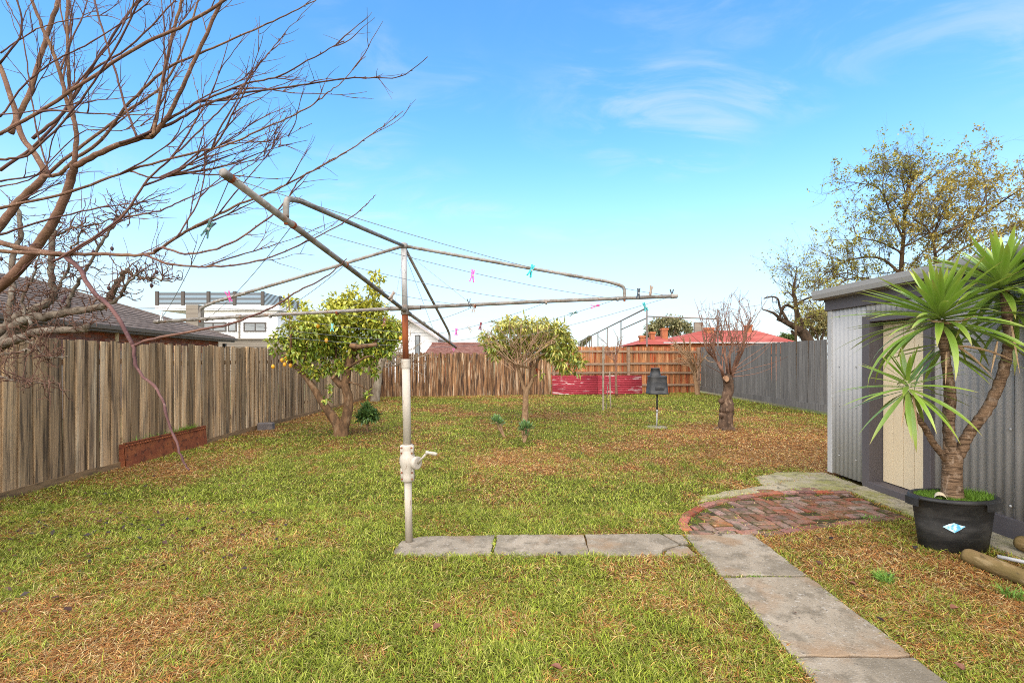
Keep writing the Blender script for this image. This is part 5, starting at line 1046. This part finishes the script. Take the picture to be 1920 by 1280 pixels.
# lower wing to the left
w0, w1, zw = X_(1192,Y4), X_(1262,Y4), Z_(646,Y4); M().add([(w0,Y4-.5,zw),(w1,Y4-.5,zw),(w1,Y4+3,Z_(630,Y4+3)),(X_(1225,Y4+3),Y4+3,Z_(630,Y4+3)),(w0,Y4+6,zw),(w1,Y4+6,zw)], [(0,1,2,3),(3,2,5,4),(0,3,4)]).build('wing_roof', m_redroof, rh)
M().box(w0+.4,w1,Y4,Y4+5.5,0,zw-.02).build('wing_wall', m_obrick, rh)
for px, pt_, pb_, w, dy in ((1205,629,652,8,1.0),(1224.5,622,652,8,1.4),(1247,615,650,10,2.0),(1331,614,640,15,3.5),(1405,609,640,11,3.8)):
    d = Y4+dy; x0, x1, zt_ = X_(px-w/2,d), X_(px+w/2,d), Z_(pt_,d)
    c = M().box(x0,x1,d,d+.45,1.0,zt_-.14).build('chimney', m_obrick, rh); M().box(x0-.05,x1+.05,d-.05,d+.5,zt_-.138,zt_).build('chimney_cap', m_obrick, c)
M().box(X_(1303,38),X_(1319,38),38,38.3,2.5,Z_(604,38)).build('screen_panel', m_wall2, None, label='small grey panel rising behind the red roof ridge', cat='panel')
# pipe trellis beyond the back fence
tl_ = thing('pipe_frame', (7,25,0), 'tall rusty pipe frame standing beyond the stained back fence', 'frame')
t0, t1 = P(1213,577,25), P(1085,641,46); ra = Vector((0,0,0))
m_tp = plain('brown_pipe', (.15,.12,.10), .7)
M().tube([t0,t1], .04, 6).build('rail', m_tp, tl_)
for f in (0,.25,.43,.58,.70,.81,.91,1): p = t0.lerp(t1,f); M().tube([Vector((p.x,p.y,0)),p], .038, 6).build('post', m_tp, tl_)
a, b = t0.lerp(t1,.25)-Vector((0,0,.55)), P(1213,596,25); M().tube([a,b], .032, 6).build('rail', m_tp, tl_)
M().tube([P(1213,593,25),P(1347,598,25)], .035, 6).build('rail', m_tp, tl_); e_ = P(1346,579,25); M().tube([Vector((e_.x,e_.y,0)),e_], .035, 6).build('post', m_tp, tl_)

# ------------------------------------------------------------------ trees beyond the fences
def gum(name, label, cl, d, sp, n, L, cols, tx, mt_=m_barkg):
    o = thing(name, (X_(tx,d), d, 0), label, 'tree'); m = M(); base_ = Vector((X_(tx,d), d, -.1)); cs_ = px_clumps(cl, d, sp); tp_ = max(c.z for c, r in cs_)
    fk = base_+Vector((0,0,tp_*.45)); limb(m, [base_, base_.lerp(fk,.5)+rnd3(.1), fk], .3, .2, 9); m.build('trunk', mt_, o, True); m = M()
    for c, r in cs_: limb(m, [fk, fk.lerp(c,.5)+rnd3(.25), c], .12, .03, 6)
    m.build('limbs', mt_, o, True, kind='stuff'); leaves('crown', cs_, n, L, L*.45, cols, m_leaf, o, droop=.3, shell=.3); return o
GC = [(.19,.18,.075),(.25,.23,.10),(.13,.13,.06),(.30,.26,.13)]
gum('gum_tree', 'rounded olive gum tree behind the red roof chimneys', [(1222,615,14),(1235,606,14),(1252,602,14),(1270,605,15),(1287,612,13),(1240,622,16),(1265,618,16),(1215,630,10),(1292,622,10)], 55, 1.5, 3600, .36, GC, 1250)
gum('gum_tree', 'olive green tree behind the gnarled bare tree at the shed corner', [(1528,590,16),(1510,605,16),(1545,600,20),(1530,620,18),(1555,620,18),(1500,622,10),(1550,585,12)], 40, 1.5, 3400, .26, [(.24,.20,.07),(.18,.17,.07),(.32,.25,.10)], 1535)
gum('gum_tree', 'small dark tree low beyond the fence left of the shed', [(1470,632,8),(1482,634,9),(1462,637,6)], 38, .6, 900, .25, [(.12,.16,.04),(.09,.12,.035)], 1475)
gum('gum_tree', 'tiny distant round tree above the leafy tree crown', [(1098,640,6),(1104,634,5),(1092,644,6)], 70, .8, 700, .3, GC, 1098)
# gnarled bare tree beside the shed
D = 16.0; gt = thing('gnarled_bare_tree', P(1515,700,D), 'dark gnarled bare tree beyond the charcoal fence left of the shed', 'tree')
m = M(); bb_ = P(1522,640,D); limb(m, [Vector((bb_.x,D,-.1)), P(1520,660,D), P(1513,636,D), P(1502,618,D)], .22, .15, 10); m.build('trunk', m_barkg, gt, True)
fm = M()
for pl, a, b in [([(1502,620),(1490,612),(1478,606),(1466,600),(1458,598)],.13,.06),([(1510,632),(1502,607),(1494,585),(1491,562),(1487,545),(1491,522)],.12,.03),([(1466,600),(1452,588),(1440,583),(1430,580)],.06,.018),([(1478,606),(1470,590),(1462,575),(1458,560),(1445,556),(1432,560)],.06,.015),([(1493,580),(1476,572),(1466,580),(1462,598)],.05,.04),([(1494,572),(1508,562),(1522,557),(1535,560)],.05,.014),([(1490,560),(1478,548),(1470,552)],.03,.01),([(1488,545),(1484,535),(1478,530)],.025,.01),([(1500,606),(1515,596),(1530,588),(1548,590)],.05,.015),([(1505,620),(1490,626),(1484,620)],.07,.04),([(1487,548),(1497,535),(1500,522)],.025,.008)]:
    mb = M(); c = limb(mb, [P(x,y,D+random.uniform(-.15,.15)) for x,y in pl], a, b, 8, 5); mb.build('branch', m_barkg, gt, True)
    for i in range(3, len(c), 2): fm.tube(shoot(c[i], rnd3(.7)+Vector((0,0,.3)), random.uniform(.15,.6), .25, .1, 5), taper(.012,.004,6), 4)
fm.build('twigs', m_barkg, gt, kind='stuff')
# budding trees behind the shed
def budding(name, label, base_px, d, boughs, r, seed, nleaf, cols, tips_r=.16):
    dn = 24 if d < 15 else 0; base_px = [(x, y+dn) for x, y in base_px]; boughs = [([(x, y+dn) for x, y in pl], a) for pl, a in boughs]
    random.seed(seed); bx = X_(base_px[0][0], d); o = thing(name, (bx,d,0), label, 'tree'); m = M()
    c0 = limb(m, [Vector((X_(base_px[0][0],d),d,-.1))]+[P(x,y,d) for x,y in base_px], r, r*.25, 10); m.build('trunk', m_bark_e, o, True); tips = []; fm = M()
    def ram(p, dv, L, rr_, lv):
        w_ = shoot(p, dv, L, .16, .28, 7); fm.tube(w_ if lv else [w_[0], w_[2], w_[4], w_[7]], taper(rr_, rr_*.35, 8 if lv else 4), 5 if lv else 3, cap=False)
        if lv == 0: tips.extend(w_[3:]); return
        for j in range(1, 8):
            if random.random() < .92:
                t = (w_[j]-w_[j-1]).normalized(); ram(w_[j], t*.7+rnd3(.55)+Vector((0,0,.12)), L*random.uniform(.38,.62), rr_*.45, lv-1)
        tips.extend(w_[5:])
    for pl, a in boughs:
        mb = M(); a *= .55; c = limb(mb, [P(x,y,d+random.uniform(-.6,.6)) for x,y in pl], a, a*.3, 8, 5); mb.build('bough', m_bark_e, o, True)
        for i in range(3, len(c)): t = (c[i]-c[i-1]).normalized(); ram(c[i], t*.6+rnd3(.6)+Vector((0,0,.2)), random.uniform(.55,1.05), a*.3, 2)
    for i in range(len(c0)//3, len(c0)): ram(c0[i], rnd3(.7)+Vector((0,0,.45)), random.uniform(.6,1.1), r*.2, 2)
    fm.build('twigs', m_bark_e, o, kind='stuff')
    idx = RNG.choice(len(tips), min(len(tips), 1300), replace=False); cl = [(tips[i], random.uniform(.05, tips_r)) for i in idx]
    leaves('young_leaves', cl, nleaf, .085, .045, cols, m_leaf, o, droop=.0, shell=.1)
BC = [(.33,.30,.055),(.26,.25,.05),(.40,.35,.07),(.20,.18,.05)]
budding('budding_tree', 'tall budding tree with yellow green young leaves behind the shed gutter', [(1692,560),(1690,480),(1694,420),(1697,370),(1700,335),(1716,305)], 14.0,
   [([(1692,420),(1672,380),(1655,340),(1640,325),(1600,318)],.06),([(1694,380),(1720,330),(1745,310),(1765,298)],.05),([(1692,450),(1650,430),(1610,420),(1600,400)],.05),([(1690,490),(1650,460),(1600,462),(1560,480),(1520,515)],.075),([(1692,520),(1640,500),(1590,500),(1545,530),(1500,545)],.06),([(1660,350),(1655,320),(1662,295)],.04),([(1690,500),(1720,460),(1760,420)],.05),([(1656,545),(1630,510),(1590,488),(1548,500)],.06),([(1698,340),(1690,312),(1675,295)],.035),([(1692,440),(1730,420),(1765,385),(1790,350)],.05)], .085, 5, 8500, BC)
budding('budding_tree', 'spreading budding tree with yellow young leaves at the right edge behind the shed', [(1762,560),(1758,500),(1752,440),(1748,412)], 13.0,
   [([(1750,425),(1735,400),(1710,385)],.06),([(1752,420),(1790,405),(1840,380),(1900,340),(1935,320)],.07),([(1760,480),(1810,440),(1860,420),(1910,400)],.07),([(1755,450),(1790,420),(1830,380),(1850,340)],.05),([(1762,520),(1810,500),(1860,470),(1920,440)],.07),([(1850,378),(1848,330),(1840,290)],.03),([(1750,415),(1765,380),(1790,340)],.04),([(1880,470),(1930,420),(1960,380)],.05)], .08, 9, 8500, [(.36,.28,.055),(.29,.23,.05),(.43,.33,.07),(.23,.18,.05)])
budding('budding_sapling', 'small budding sapling top left of the shed roof corner', [(1492,600),(1490,560),(1491,525),(1494,500)], 15.6, [([(1491,530),(1485,515),(1480,505)],.018),([(1491,520),(1500,505),(1508,500)],.018)], .05, 3, 350, BC, .08)
